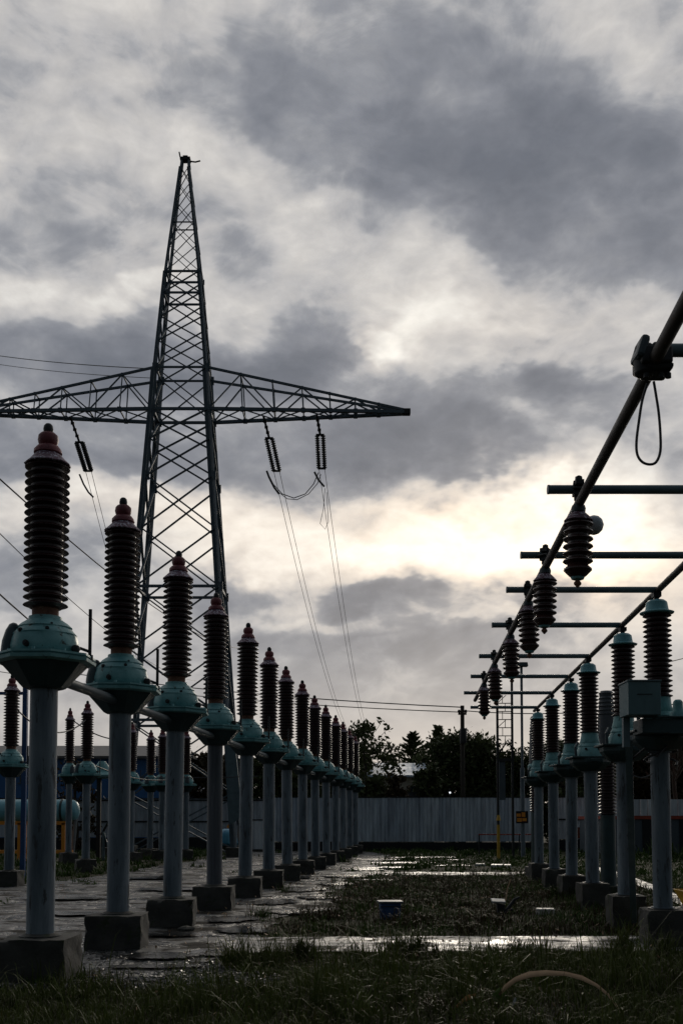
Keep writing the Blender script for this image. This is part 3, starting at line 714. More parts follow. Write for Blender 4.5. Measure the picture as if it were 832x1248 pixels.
A = P(86,508,40.6); Bm = P(97,539,41.4); Bl = P(108,574,42.6)
s3, e3 = string_set('dark insulator string hanging under the left pylon arm', A, Bm, Bl, True)
s1['label'] = 'dark insulator string nearer the pylon body under the right arm'
conductor(e1, P(446,896,150), 5, 'pair of conductors falling from the inner right insulator string')
conductor(e2, P(459,892,150), 5, 'pair of conductors falling from the outer right insulator string')
conductor(e3, P(240,930,150), 5, 'pair of conductors falling from the left insulator string')
def pxwire(name, pts, r, mat, label, group=None):
    P_ = [P(*p) for p in pts]; o = MB().tube(P_, r, 5).build(name, mat); return tag(o, label, 'wire', group)
pxwire('jumper_wire', [(326,576,42.6),(333,590,42.4),(344,602,42.3),(358,607,42.2),(372,602,42.2),(382,590,42.2),(388,576,42.3)], .02, 'wire', 'sagging jumper wire between the two right insulator strings, upper one')
pxwire('jumper_wire', [(327,580,42.7),(336,597,42.5),(350,608,42.4),(362,609,42.4),(376,602,42.4),(387,589,42.4),(391,578,42.4)], .016, 'wire', 'sagging jumper wire between the two right insulator strings, lower one')
pxwire('horn_wire', [(325,574,42.6),(328,582,42.6),(334,594,42.7),(340,602,42.7)], .045, 'wire', 'short bent wire end below the inner right string')
pxwire('horn_wire', [(383,575,42.4),(388,585,42.5),(395,593,42.5)], .045, 'wire', 'short bent wire end below the outer right string')
pxwire('horn_wire', [(97,578,42.6),(102,590,42.7),(108,600,42.7),(114,606,42.7)], .04, 'wire', 'short bent wire end below the left string')
pxwire('jumper_wire', [(396,595,42.5),(394,620,42.5),(390,638,42.5),(396,645,42.5),(400,636,42.5),(398,600,42.5)], .012, 'wirepale', 'thin wire loop hanging below the outer right string')
def linewire(p, q, s, r, label, n=16):
    o = MB().tube(sag(p, q, s, n), r, 5).build('overhead_wire', 'wire'); return tag(o, label, 'wire', 'overhead wires crossing the sky')
linewire(P(-60,424,60), P(200,450,41.5), .2, .02, 'overhead wire reaching the pylon above the left arm, upper one')
linewire(P(-60,434,60), P(190,461,41.5), .2, .015, 'overhead wire reaching the pylon above the left arm, lower one')
linewire(P(-80,510,26), P(290,790,90), 1.2, .026, 'overhead wire slanting down behind the first tall insulator, uppermost')
linewire(P(-80,570,26), P(240,830,90), 1.2, .016, 'overhead wire slanting down behind the first tall insulator, middle one')
linewire(P(-80,650,26), P(200,860,90), 1.0, .030, 'overhead wire slanting down behind the first tall insulator, lowest')
UPX = P(563,860,62)
linewire(P(-40,800,85), P(563,862,62), .6, .035, 'level overhead wire running to the wooden pole, upper one')
linewire(P(-40,812,86), P(563,868,62), .6, .03, 'level overhead wire running to the wooden pole, lower one')
linewire(P(563,866,62), P(900,846,50), .5, .03, 'overhead wire from the wooden pole towards the right')
linewire(P(430,912,90), P(900,918,90), 1.0, .03, 'low thin wire over the distant trees')
linewire(P(790,812,14.5), P(900,782,11), .02, .006, 'thin wire leaving the nearest right insulator stack')
# wooden utility pole
t = empty('utility_pole', (UPX.x,62,0), 0, 'dark wooden utility pole in front of the round trees', 'pole')
H = UPX.z
MB().tube([(0,0,0),(0,0,H)], .17, 10, .12).build('pole', 'wood', t)
MB().box((0,0,H-.5),(.5,.12,.12)).lathe([(.06,H-.44),(.1,H-.36),(.06,H-.25)],8,c=(-.2,0,0)).lathe([(.06,H-.44),(.1,H-.36),(.06,H-.25)],8,c=(.2,0,0)).build('cross_piece', 'wood', t)
MB().lathe([(.2,H-2.3),(.22,H-2.2),(.22,H-1.5),(.18,H-1.4)],10,c=(.02,-.2,0)).build('transformer', 'darkmetal', t)
# small lattice mast, lamp pole, sign, barrier
dm = 37.5; b = P(616,1047,dm); lt = P(616,847,dm)
t = empty('lattice_mast', (b.x,dm,0), 0, 'narrow ladder like lattice mast before the fence', 'mast'); H = lt.z; hw = .27
for s in (-1,1):
    MB().bar((s*hw,0,0),(s*hw,0,H+ (1.3 if s>0 else 0)),.08).build('post', 'darkmetal', t)
m = MB(); z = 3.9; k = 0
while z < H-.1:
    m.bar((-hw,0,z),(hw,0,z),.03); m.bar((-.08+.1*(k%2),0,z),(-.08+.1*(k%2),0,z+.3),.022)
    if k % 3 == 0: m.bar((-hw,.01,z),(hw*.2,.01,z+.3),.025)
    z += .3; k += 1
m.bar((-hw,0,3.62),(hw,0,3.62),.1)
m.tube([(-hw,0,3.8),(-.05,0,4.1),(.1,0,4.35),(hw,0,4.0)], .03, 6); m.build('rungs', 'darkmetal', t)
MB().box((-.10,.05,2.9),(.22,.06,1.5)).build('panel', 'greypanel', t)
MB().lathe([(.09,.0),(.06,.12),(.05,.2)],10,c=(-.27,-.08,1.4)).build('lamp', 'yellow', t)
MB().box((-.27,-.03,.62),(.10,.10,1.25)).build('guard_post', 'yellow', t)
dm = 39; b = P(637,1045,dm)
t = empty('lamp_pole', (b.x,dm,0), 0, 'thin grey pole with small lamp head and orange board', 'lamp pole'); H = P(637,811,dm).z
MB().tube([(0,0,0),(0,0,3.4)], .085, 10).tube([(0,0,3.4),(0,0,H)], .05, 10).build('pole', 'column', t)
MB().box((-.02,-.08,H+.02),(.5,.3,.16), top=(.9,.9)).build('lamp_head', 'housing', t, bevel=.02)
zs = P(636,996,dm).z
s_ = MB().box((-.05,-.12,zs),(.46,.03,.46)).build('board', 'dark', t)
m = MB(); 
for (x,z,w,h) in ((-.16,.08,.14,.10),(.02,.10,.12,.14),(-.13,-.1,.16,.12),(.06,-.09,.14,.10)): m.box((-.05+x+.03,-.139,zs+z),(w*1.15,.006,h*1.2))
m.build('mark', 'orange', s_)
t = empty('barrier_rail', P(617,1043,40.5)*1, 0, 'low dark red rail standing before the fence by the mast', 'railing'); t.location.z = 0
m = MB(); zz = P(617,1017,40.5).z
m.bar((-1.1,0,zz),(1.15,0,zz),.05); m.build('rail', 'red', t)
for x in (-1.08,1.12,.5): MB().bar((x,0,0),(x,0,zz-.025),.045).build('leg', 'darkmetal', t)
# ================================================================ fences
def sheet_fence(name, x0, x1, y, z0, z1, mat, label, pitch=.36, rails=(), posts=2.5, capm='darkmetal', base='dark', depth=.045, basez=None):
    t = empty(name, ((x0+x1)/2, y, 0), 0, label, 'fence'); W = x1-x0
    m = MB(); n = int(W/pitch); vs = []; fs = []
    prof = []
    for k in range(n):
        a = -W/2+k*pitch
        prof += [(a,0),(a+pitch*.10,-depth),(a+pitch*.42,-depth),(a+pitch*.50,-depth*.35),(a+pitch*.58,-depth),(a+pitch*.88,-depth),(a+pitch*.97,0)]
    prof.append((W/2,0))
    for (px_, py_) in prof: vs += [(px_,py_,z0),(px_,py_,z1+.012*math.sin(px_*.7))]
    for k in range(len(prof)-1): fs.append((2*k,2*k+2,2*k+3,2*k+1))
    m.add(vs, fs); sh = m.build('sheet', mat, t)
    so_ = sh.modifiers.new('thick','SOLIDIFY'); so_.thickness = .004
    if capm: MB().box((0,-.02,z1+.03),(W,.10,.035)).build('top_rail', capm, t)
    for z in rails: MB().box((0,-depth-.025,z),(W,.035,.07)).build('rail', 'dark', t)
    if posts:
        k = 0; x = -W/2+.05
        while x < W/2: 
            MB().box((x,.07,(z1)/2),(.07,.07,z1)).build('post', 'greypanel', t); x += posts*1.6
    if base:
        MB().box((0,0,(basez or z0)/2-.02),(W,.18,(basez or z0)-.02)).build('base_wall', base, t)
    return t
FY = 48.0
sheet_fence('metal_fence', -3.2, 9.4, FY, .42, 2.46, 'fence', 'long blue grey corrugated metal fence on a dark base behind the yard', rails=())
sheet_fence('metal_fence', -34, -3.25, FY+.6, .62, 2.42, 'fenceleft', 'grey panelled metal fence with dark rails in front of the blue building', pitch=.5, rails=(1.35,2.36), depth=.025)
sheet_fence('metal_fence', 9.45, 13.2, FY-1.0, .55, 2.45, 'fencewhite', 'whitish patched sheet fence behind the right row', pitch=.33, rails=(1.45,), depth=.03)
MB().box((11.7,FY-1.12,.84),(2.2,.05,.5)).build('board', 'redbrown'); tag(COL.objects[-1], 'red brown board leaning on the whitish fence', 'board')
# low shed to the right with red stripe
t = empty('low_shed', (16.5,41,0), 0, 'low grey shed with a red stripe and pale upper sheeting at the right edge', 'shed')
x0 = P(734,1000,41).x-16.5
zr = P(760,997,41).z
MB().box(((x0+9)/2,2,(zr-.05)/2),(9-x0,4,zr-.05)).build('wall', 'greypanel', t)
MB().box(((x0+9)/2,1.99,zr+.02),(9-x0+.1,4.12,.13)).build('stripe', 'red', t)
m = MB(); n = int((9-x0-1.2)/.3); 
for k in range(n): m.box((x0+1.35+k*.3,.02,zr+.42),(.27,.05,.65))
m.build('sheeting', 'fencewhite', t)
MB().box((x0+1.95,-.02,.85),(.75,.08,1.3)).build('opening', 'dark', t)
MB().box((x0+3.8,-.02,.75),(1.5,.08,1.45)).build('opening', 'dark', t)
MB().bar((x0+2.45,-.12,0),(x0+2.45,-.12,zr-.05),.09).build('post', 'white', t)
# ================================================================ left background
# blue building
t = empty('blue_building', (-22,60,0), 0, 'long dark blue shed with grey roof behind the left fence', 'building')
zt = P(100,925,60).z; zr = P(100,905,60).z
MB().box((0,6,zt/2),(26,12,zt)).build('wall', 'bluewall', t)
hx_ = 13.4
m = MB(); m.add([(-hx_,-.5,zt),(hx_,-.5,zt),(hx_,12.5,zt),(-hx_,12.5,zt),(-hx_,-.5,zt+.15),(hx_,-.5,zt+.15),(hx_,12.5,zt+.15),(-hx_,12.5,zt+.15),(-hx_,6,zr+.25),(hx_-2.4,6,zr+.25)],
  [(0,1,5,4),(1,2,6,5),(2,3,7,6),(3,0,4,7),(3,2,1,0),(4,5,9,8),(5,6,9),(6,7,8,9),(7,4,8)]); m.build('roof', 'roofgrey', t)
for x in (-6,-1,4): 
    w_ = MB().box((x,-.03,zt-1.0),(1.6,.06,.7)).build('window', 'glass', t); MB().box((x,-.06,zt-1.42),(1.8,.08,.08)).build('sill', 'greypanel', w_)
# blue mast
t = empty('blue_pole', (P(29,1000,25).x,25,0), 0, 'slim bright blue pole beside the nearest back post', 'pole')
MB().bar((0,0,0),(0,0,P(27,838,25).z),.11).build('pole', 'blue', t); MB().bar((-.8,0,P(27,845,25).z),(0,0,P(27,845,25).z),.07).build('arm', 'blue', t)
# teal tank on yellow frame
ty = 35; tz = P(50,988,ty).z; xr = P(96,1000,ty).x
t = empty('storage_tank', (xr,ty,0), 0, 'horizontal teal tank lying on a yellow frame at the left edge', 'tank')
prof = [(.02,-.02),(.18,0),(.30,.06),(.36,.16),(.38,.28),(.38,4.6),(.36,4.72),(.2,4.86),(.02,4.88)]
MB().lathe(prof, 28, mat=Matrix.Translation((0,0,tz)) @ Matrix.Rotation(-PI/2,4,'Y')).build('tank', 'tank', t)
MB().lathe([(.385,.5),(.40,.51),(.40,.57),(.385,.58)], 28, mat=Matrix.Translation((0,0,tz)) @ Matrix.Rotation(-PI/2,4,'Y')).lathe([(.385,3.1),(.40,3.11),(.40,3.17),(.385,3.18)], 28, mat=Matrix.Translation((0,0,tz)) @ Matrix.Rotation(-PI/2,4,'Y')).build('band', 'tealdark', t)
m = MB(); zf = tz-.42
m.bar((-.35,-.3,zf),(-4.6,-.3,zf),.12); m.bar((-.35,.3,zf),(-4.6,.3,zf),.08); m.bar((-.1,-.3,.35),(-4.6,-.3,.35),.11)
for x in (-.42,-1.9,-3.2,-4.5): m.bar((x,-.3,0),(x,-.3,zf),.12); m.bar((x,.3,0),(x,.3,zf),.08); m.bar((x,-.3,zf),(x,.3,zf),.07)
m.build('frame', 'orange', t)
MB().tube([(-.08,-.05,tz-.3),(-.1,-.05,tz-.5),(-.2,-.05,0)], .07, 8).build('drain_pipe', 'pipegrey', t)
# teal pump on a stand under the pylon, dark strut
t = empty('pump_unit', (P(124,1000,36).x,36,0), 0, 'small teal capped unit on a dark stand left of the second tall post', 'pump')
z = P(124,945,36).z
MB().lathe([(.5,z-.1),(.55,z),(.3,z+.12),(.22,z+.35),(.1,z+.5)],18).build('cap','teal',t); MB().bar((-.1,0,0),(-.1,0,z-.1),.14).bar((.0,0,.9),(.55,0,1.9),.07).build('stand','darkmetal',t)
MB().tube([(.1,-.1,0),(.1,-.1,1.0),(.3,-.1,.4)],.06,8).build('pipe','pipe',t)
# portable compressor with blue cover and orange stand
t = empty('compressor_cart', (P(277,1000,43).x,43,0), 0, 'wheeled cart under a bright blue cover behind the fifth tall post', 'cart')
m = MB(); m.lathe([(.42,.35),(.50,.45),(.48,.75),(.32,.98),(.12,1.05)], 18, wob=lambda k,i: 1+.06*math.sin(i*2.3+k)); m.build('cover','bluecover',t)
MB().box((0,0,.33),(1.0,.7,.08)).build('chassis','darkmetal',t)
for x in (-.32,.32): MB().tube([(x,-.42,.2),(x,-.34,.2)],.2,16).build('wheel','rubber',t)
t = empty('orange_stand', (P(286,1000,42).x,42,0), 0, 'bright orange angled stand beside the blue covered cart', 'stand')
MB().bar((.0,0,0),(.0,0,1.62),.13).bar((-.28,0,1.1),(.03,0,1.6),.11).build('frame','orange',t); MB().box((.0,-.1,1.55),(.16,.1,.16)).build('bracket','yellow',t)
t = empty('white_cabinet', (P(311,1000,46.5).x,46.5,0), 0, 'plain grey white cabinet against the fence behind the tall row', 'cabinet')
MB().box((0,0,.75),(.75,.5,1.3)).build('case','fencewhite',t,bevel=.02); MB().box((0,0,1.43),(.82,.56,.05)).build('lid','dark',t); MB().box((0,0,.05),(.7,.45,.1)).build('plinth','concrete',t)
# house behind the fence
HY = 62
t = empty('house', (P(483,1000,HY).x,HY,0), 0, 'beige house with a pale blue metal roof among the trees', 'house')
za = P(480,945,HY).z; zb = P(480,929,HY).z
MB().box((.3,3,za/2),(3.3,6,za)).build('wall','plaster',t)
MB().add([(-1.95,-.4,za-.12),(1.95,-.4,za-.12),(1.95,3,zb+.0),(-1.95,3,zb+.0),(1.95,6.4,za-.12),(-1.95,6.4,za-.12),(-1.95,-.4,za),(1.95,-.4,za),(1.95,3,zb+.12),(-1.95,3,zb+.12),(1.95,6.4,za),(-1.95,6.4,za)],
 [(6,7,8,9),(9,8,10,11),(1,0,3,2),(2,3,5,4),(0,1,7,6),(4,5,11,10),(0,6,9,3),(3,9,11,5),(1,2,8,7),(2,4,10,8)]).build('roof','roofpale',t)
for x in (-.9,1.0):
    w_ = MB().box((x,-.03,za-1.0),(.8,.06,.7)).build('window','glass',t); MB().box((x,-.06,za-1.4),(.95,.1,.07)).build('sill','white',w_)
MB().box((.2,-1.2,za-2.6),(2.4,.1,1.0)).build('veranda_board','red',t)
t = empty('porch_lamp', P(548,966,58), 0, 'tiny white light among the dark round trees above the fence', 'lamp')
lm, nt_, b_ = newmat('lit_lamp'); b_.inputs['Emission Color'].default_value = (.9,.95,1,1); b_.inputs['Emission Strength'].default_value = 1.2; M['lit'] = lm
MB().lathe([(.02,-.05),(.05,-.03),(.055,0),(.05,.03),(.02,.05)],10).build('bulb','lit',t); MB().bar((0,0,.12),(0,0,.25),.05).bar((0,.1,-4),(0,.1,.25),.06).build('bracket','darkmetal',t)
# ================================================================ trees
def leaves(m_pts, m_sz, seed, flat=0, elong=1.0, dirs=None):
    r = np.random.default_rng(seed); n = len(m_pts)
    a = r.normal(size=(n,3)); a /= np.linalg.norm(a,axis=1)[:,None]+1e-9
    if dirs is not None: a = dirs+a*.35; a /= np.linalg.norm(a,axis=1)[:,None]
    b_ = r.normal(size=(n,3)); b_ -= a*(a*b_).sum(1)[:,None]; b_ /= np.linalg.norm(b_,axis=1)[:,None]+1e-9
    s = m_sz*(.6+.8*r.random(n))[:,None]
    v = np.empty((n,4,3))
    v[:,0] = m_pts-a*s*elong; v[:,1] = m_pts+b_*s*.45; v[:,2] = m_pts+a*s*elong; v[:,3] = m_pts-b_*s*.45
    return v.reshape(-1,3)
def quadmesh(name, v, mat, parent=None):
    n = len(v)//4; me = bpy.data.meshes.new(name)
    me.vertices.add(n*4); me.vertices.foreach_set('co', v.astype(np.float32).ravel())
    me.loops.add(n*4); me.loops.foreach_set('vertex_index', np.arange(n*4,dtype=np.int32))
    me.polygons.add(n); me.polygons.foreach_set('loop_start', np.arange(0,n*4,4,dtype=np.int32))
    me.update(calc_edges=True); me.materials.append(M[mat])
    o = bpy.data.objects.new(name, me); COL.objects.link(o)
    if parent: o.parent = parent
    return o
def tree(x, y, h, rx, label, kind='round', n=70, per=110, ls=.2, mat='leafdark', name='tree', zlow=.25, seed=1, group='trees beyond the fence', ry=None, sparse=False):
    r = np.random.default_rng(seed); rnd = random.Random(seed)
    t = empty(name, (x,y,0), 0, label, 'tree', group); ry = ry or rx*.8
    tr = MB(); tr.tube([(0,0,0),(.1,0,h*.25),(-.05,.05,h*.5),(.05,0,h*.82)], .02*h+.05, 8, .03)
    pts = []; dirs = None
    if kind == 'round':
        for k in range(n):
            a = r.random()*2*PI; zf = r.random(); rad = math.sqrt(max(0,1-(2*zf-1)**2))**.8*(.55+.5*r.random())
            lob = 1+.22*math.sin(3*a+seed)+.15*math.sin(5*zf*3+a*2+seed)
            c = np.array([math.cos(a)*rad*rx*lob, math.sin(a)*rad*ry*lob, h*zlow+(h*(1-zlow))*(zf*.97)])
            if k % 5 == 0: tr.tube([(0,0,c[2]*.55),(c[0]*.5,c[1]*.5,c[2]*.85),tuple(c)], .05, 5, .012)
            s = rx*(.10+.12*r.random())
            p = c+r.normal(size=(per,3))*np.array([s,s,s*.75]); pts.append(p)
        for k in range(n//2):
            a = r.random()*2*PI; zf = .35+.7*r.random(); c = np.array([math.cos(a)*rx*(1.02-.55*max(0,zf-.5))*(1+.2*r.random()), math.sin(a)*ry*.8, h*zlow+h*(1-zlow)*min(zf,1.03)])
            pts.append(c+r.normal(size=(9,3))*.16); tr.tube([(c[0]*.6,c[1]*.6,c[2]-.5),tuple(c)], .02, 4, .008)
        pts = np.concatenate(pts); crown = leaves(pts, ls, seed)
    elif kind == 'conifer':
        dd = []
        for k in range(n):
            zf = (k+.5)/n; z = h*(zlow+(1-zlow)*zf); a = k*2.4+r.random()*.6; L = rx*(1-zf)**.8*(.65+.5*r.random())+.12
            up = .35+.5*zf
            q = np.array([math.cos(a)*L, math.sin(a)*L, L*up-(.15*L)])
            tr.tube([(0,0,z),(q[0]*.5,q[1]*.5,z+q[2]*.35),(q[0],q[1],z+q[2])], .035, 4, .01)
            f = r.random(per)**.7; p = np.array([0,0,z])+q*f[:,None]+r.normal(size=(per,3))*(.05+.10*L*(1.05-f))[:,None]*np.array([1,1,.5])
            pts.append(p); dd.append(np.tile(q/np.linalg.norm(q)+np.array([0,0,.25]),(per,1)))
        pts = np.concatenate(pts); crown = leaves(pts, ls, seed, elong=1.3, dirs=np.concatenate(dd))
    elif kind == 'bare':
        def br(p, d, L, w, lv):
            q = p+d*L; tr.tube([p, p.lerp(q,.5)+Vector((rnd.uniform(-.06,.06)*L,0,rnd.uniform(0,.08)*L)), q], w, 5, w*.55)
            if lv == 0: return
            for _ in range(4 if lv > 1 else 3):
                e = (d+Vector((rnd.uniform(-.8,.8),rnd.uniform(-.8,.8),rnd.uniform(-.25,.5)))).normalized()
                br(p.lerp(q, rnd.uniform(.45,1)), e, L*rnd.uniform(.5,.72), w*.55, lv-1)
        br(Vector((0,0,0)), Vector((0,0,1)), h*.42, .11, 4)
    tr.build('trunk', 'bark', t)
    if kind != 'bare': quadmesh('crown', crown, mat, t)
    return t
def tx(px, d): return (px-416)/F*d
def tz_(py, d): return CH+(HOR-py)/F*d
tree(tx(446,57),57,tz_(884,57),1.45,'dark ragged tree just right of the end of the long left row','round',60,34,.15,seed=3,zlow=.42)
tree(tx(424,63),63,tz_(905,63),1.6,'dark tree half hidden behind the farthest tall posts','round',60,110,.2,seed=4)
tree(tx(503,74),74,tz_(894,74),2.4,'spiky conifer rising behind the pale blue roof','conifer',90,34,.14,seed=5,zlow=.25)
tree(tx(470,78),78,tz_(920,78),1.5,'small rounded bush top between ragged tree and conifer','round',40,110,.2,seed=6)
tree(tx(486,55),55,tz_(946,55),.6,'low brownish tree before the beige house','round',34,60,.13,'leafbrown',seed=8)
tree(tx(452,56),56,tz_(952,56),.7,'low dark bush tree left of the beige house','round',40,110,.17,seed=9)
tree(tx(552,66),66,tz_(899,66),2.25,'broad dark round tree behind the wooden pole','round',120,95,.16,seed=10,zlow=.08)
tree(tx(583,66),66,tz_(901,66),2.2,'dark round tree right of the wooden pole','round',95,90,.16,seed=11,zlow=.08)
tree(tx(533,70),70,tz_(886,70),1.4,'pointed dark tree top above the broad round tree','conifer',70,30,.14,seed=12,zlow=.3)
tree(tx(612,67),67,tz_(917,67),1.9,'dark bushy tree behind the lattice mast','round',75,85,.16,seed=13,zlow=.08)
tree(tx(648,66),66,tz_(911,66),2.0,'dark bushy tree between lamp pole and right row','round',75,85,.16,seed=14,zlow=.08)
tree(tx(690,66),66,tz_(905,66),2.6,'dark tree behind the far end of the right row','round',85,85,.16,seed=15,zlow=.08)
tree(tx(742,62),62,tz_(916,62),2.6,'brownish dense tree behind the middle of the right row','round',100,130,.18,'leafbrown',seed=16,zlow=.05)
tree(tx(800,60),60,tz_(905,60),3.0,'brownish dense tree behind the nearest right column','round',120,130,.18,'leafbrown',seed=17,zlow=.05)
tree(tx(870,62),62,tz_(895,62),3.2,'dark dense tree beyond the right picture edge','round',60,130,.24,seed=18,zlow=.05)
tree(tx(822,45),45,tz_(868,45),1.6,'bare leafless tree behind the nearest right post','bare',seed=19)
tree(tx(715,58),58,tz_(936,58),1.6,'small dark tree behind the whitish fence','round',50,120,.17,seed=20,zlow=.05)
tree(tx(255,62),62,tz_(925,62),2.2,'dark brown tree behind the pylon foot','round',70,120,.18,'leafbrown',seed=21,zlow=.05)
tree(tx(320,66),66,tz_(925,66),2.6,'dark tree seen between the tall posts right of the pylon','round',80,120,.2,seed=22,zlow=.05)
tree(tx(385,68),68,tz_(935,68),2.5,'dark tree behind the middle of the long left row','round',80,120,.2,seed=23,zlow=.05)
tree(tx(92,45),45,tz_(930,45),.8,'small yellowish shrub behind the tank end','round',30,110,.10,'leafbrown',seed=24,zlow=.1)
tree(tx(521,60),60,tz_(938,60),.75,'low dark shrub right of the beige house','round',40,110,.18,seed=25,zlow=.05)
# ================================================================ ground
def sheet(name, pts, z, mat, kind='structure', label=None):
    me = bpy.data.meshes.new(name); me.from_pydata([(x,y,z) for x,y in pts], [], [tuple(range(len(pts)))]); 
    bm = bmesh.new(); bm.from_mesh(me); bmesh.ops.triangulate(bm, faces=bm.faces)
    for f in bm.faces:
        if f.normal.z < 0: f.normal_flip()
    bm.to_mesh(me); bm.free()
    me.materials.append(M[mat]); o = bpy.data.objects.new(name, me); COL.objects.link(o); tag(o, label, None, None, kind); return o
G = 3000
me = bpy.data.meshes.new('ground'); 
sheet('ground', [(-G,-G),(G,-G),(G,G),(-G,G)], 0, 'soil')
def fr1(t, seed):
    return sum(math.sin(t*f+seed*1.7+f)*a for f, a in ((.9,.5),(2.1,.3),(4.7,.22),(9.3,.14),(19.1,.08),(37.0,.05)))
def strip(y0, y1, x0, x1, wob, seed, wob2=None):
    a = []; b = []; x = x0
    while x <= x1: a.append((x, y0+wob*fr1(x, seed))); b.append((x, y1+(wob2 if wob2 is not None else wob)*fr1(x, seed+3.3))); x += .06
    return a+b[::-1]
def band(fl, fr, y0, y1, wob, seed, wob2=None, step=.08):
    a = []; b = []; y = y0
    while y <= y1: a.append((fl(y)+wob*fr1(y, seed), y)); b.append((fr(y)+(wob2 if wob2 is not None else wob)*fr1(y*1.3, seed+5), y)); y += step
    return b+a[::-1]
polys = []
def lerpf(tab):
    def f(y):
        for (a,p),(b,q) in zip(tab, tab[1:]):
            if y <= b: return p+(q-p)*(y-a)/(b-a)
        return tab[-1][1]
    return f
roadL = lerpf([(8,-9.5),(21.9,-7.4),(24,-6.35),(37,-5.0),(46,-4.5)])
roadR = lambda y: rowx(y)-.45
polys.append(('road', band(roadL, roadR, 6, 46.5, .12, 1, .03), .010, 'road'))
walkR = lerpf([(9.3,-1.5),(10.5,-1.15),(12,-1.0),(13.5,-.95),(15,-.75),(16.2,-.15),(18,-.10),(20,-.12),(22,.15),(25,.45),(28,1.4),(32,1.1),(36,1.5),(41,2.0),(45,1.3)])
polys.append(('path', band(lambda y: rowx(y)-.44, walkR, 9.2, 45.5, .02, 2, .16), .014, 'walk'))
polys.append(('concrete_strip', strip(10.9, 12.3, -1.25, 7.5, .10, 3), .022, 'wetpath'))
polys.append(('concrete_strip', strip(26.0, 27.6, .2, 5.2, .10, 4), .022, 'wetpath'))
# thin kerb-like slabs right of the right row
def seg(x0,y0,x1,y1,w): 
    d = Vector((x1-x0,y1-y0)).normalized(); n = Vector((-d.y,d.x))*w/2
    k = 12; a=[];b=[]
    for i in range(k+1):
        p = Vector((x0,y0)).lerp(Vector((x1,y1)), i/k); e = .03*fr1(i,x0)
        a.append(tuple(p+n*(1+e))); b.append(tuple(p-n*(1+e)))
    return a+b[::-1]
polys.append(('slab_path', seg(7.5,30.5,6.9,25.0,.4), .022, 'wetpath'))
polys.append(('slab_path', seg(6.85,24.6,6.3,20.6,.35), .022, 'wetpath'))
polys.append(('slab_path', seg(6.25,20.2,5.2,14.0,.32), .022, 'wetpath'))
polys.append(('slab_path', seg(3.95,11.4,4.6,10.0,.4), .028, 'wetpath'))
for nme, pts, z, mt in polys: sheet(nme, pts, z, mt)
def blobpoly(cx, cy, rx, ry, seed, n=110):
    return [(cx+math.cos(a)*rx*(1+.34*fr1(a*1.9,seed)), cy+math.sin(a)*ry*(1+.40*fr1(a*2.1+2,seed+2))) for a in [2*PI*k/n for k in range(n)]]
PUD = [(1.9,33.6,1.0,.55),(.9,36.5,1.3,.7),(2.9,38.5,1.2,.6),(4.2,36.0,.5,.25),(1.2,30.2,.9,.4),(.6,23.9,.65,.22),(-1.75,9.75,.42,.12),(-1.3,10.6,.30,.10),(3.4,31.5,.5,.2),
 (-1.25,12.9,.38,.30),(-1.5,14.4,.32,.5),(-.75,15.6,.42,.42),(-1.1,17.4,.35,.6),(-.45,18.6,.42,.5),(-.75,20.6,.42,.8),(-.15,22.4,.42,.6),(.1,25.4,.5,.7),(.7,28.9,.6,.6),(-2.0,12.4,.30,.22),(-1.85,10.45,.40,.22),(-3.9,15.2,.7,.35),(-4.9,18.3,.9,.4),(-3.4,20.5,.6,.5),(-4.6,24.5,.8,.5)]
for i, (x,y,a,b_) in enumerate(PUD): sheet('puddle', blobpoly(x,y,a,b_,i*1.9), .030+.0006*i, 'puddle')
# zone test for vegetation
def paved(x, y):
    n = .10*np.sin(x*7+y*3)+.08*np.sin(x*17-y*11)+.05*np.sin(x*41+y*29)
    rl = np.interp(y, [8,21.9,24,37,46],[-9.5,-7.4,-6.35,-5.0,-4.5])
    wr = np.interp(y, [9.3,10.5,12,13.5,15,16.2,18,20,22,25,28,32,36,41,45],[-1.5,-1.15,-1.0,-.95,-.75,-.15,-.10,-.12,.15,.45,1.4,1.1,1.5,2.0,1.3])
    m = (x > rl+n*1.5) & (x < wr+n*2) & (y > 9.3)
    m |= (y > 10.95+n*.7) & (y < 12.3+n*.5) & (x > -1.2) & (x < 7.5)
    m |= (y > 26.1+n) & (y < 27.5+n) & (x > 0) & (x < 5.1+n*3)
    for (a,b,c,d) in ((7.5,30.5,6.9,25.0),(6.85,24.6,6.3,20.6),(6.25,20.2,5.2,14.0)):
        t = np.clip(((x-a)*(c-a)+(y-b)*(d-b))/((c-a)**2+(d-b)**2),0,1)
        m |= np.hypot(x-(a+(c-a)*t), y-(b+(d-b)*t)) < .19
    for (px_,py_,a,b) in PUD[:6]: m |= ((x-px_)/a)**2+((y-py_)/b)**2 < .9
    isl = np.sin(x*2.1+1.3)*np.sin(y*1.15+.4)+.5*np.sin(x*5.3+y*2.2)+.35*np.sin(x*9.1-y*6.7)
    m &= ~((isl > 1.02) & (y > 9.3) & (y < 46) & ~((y > 10.9) & (y < 12.35) & (x > -1)))
    for d in ROW: m |= (abs(x-rowx(d)) < .31) & (abs(y-d) < .31)
    for d in RD: m |= (abs(x-brx(d)) < .23) & (abs(y-d) < .23)
    return m
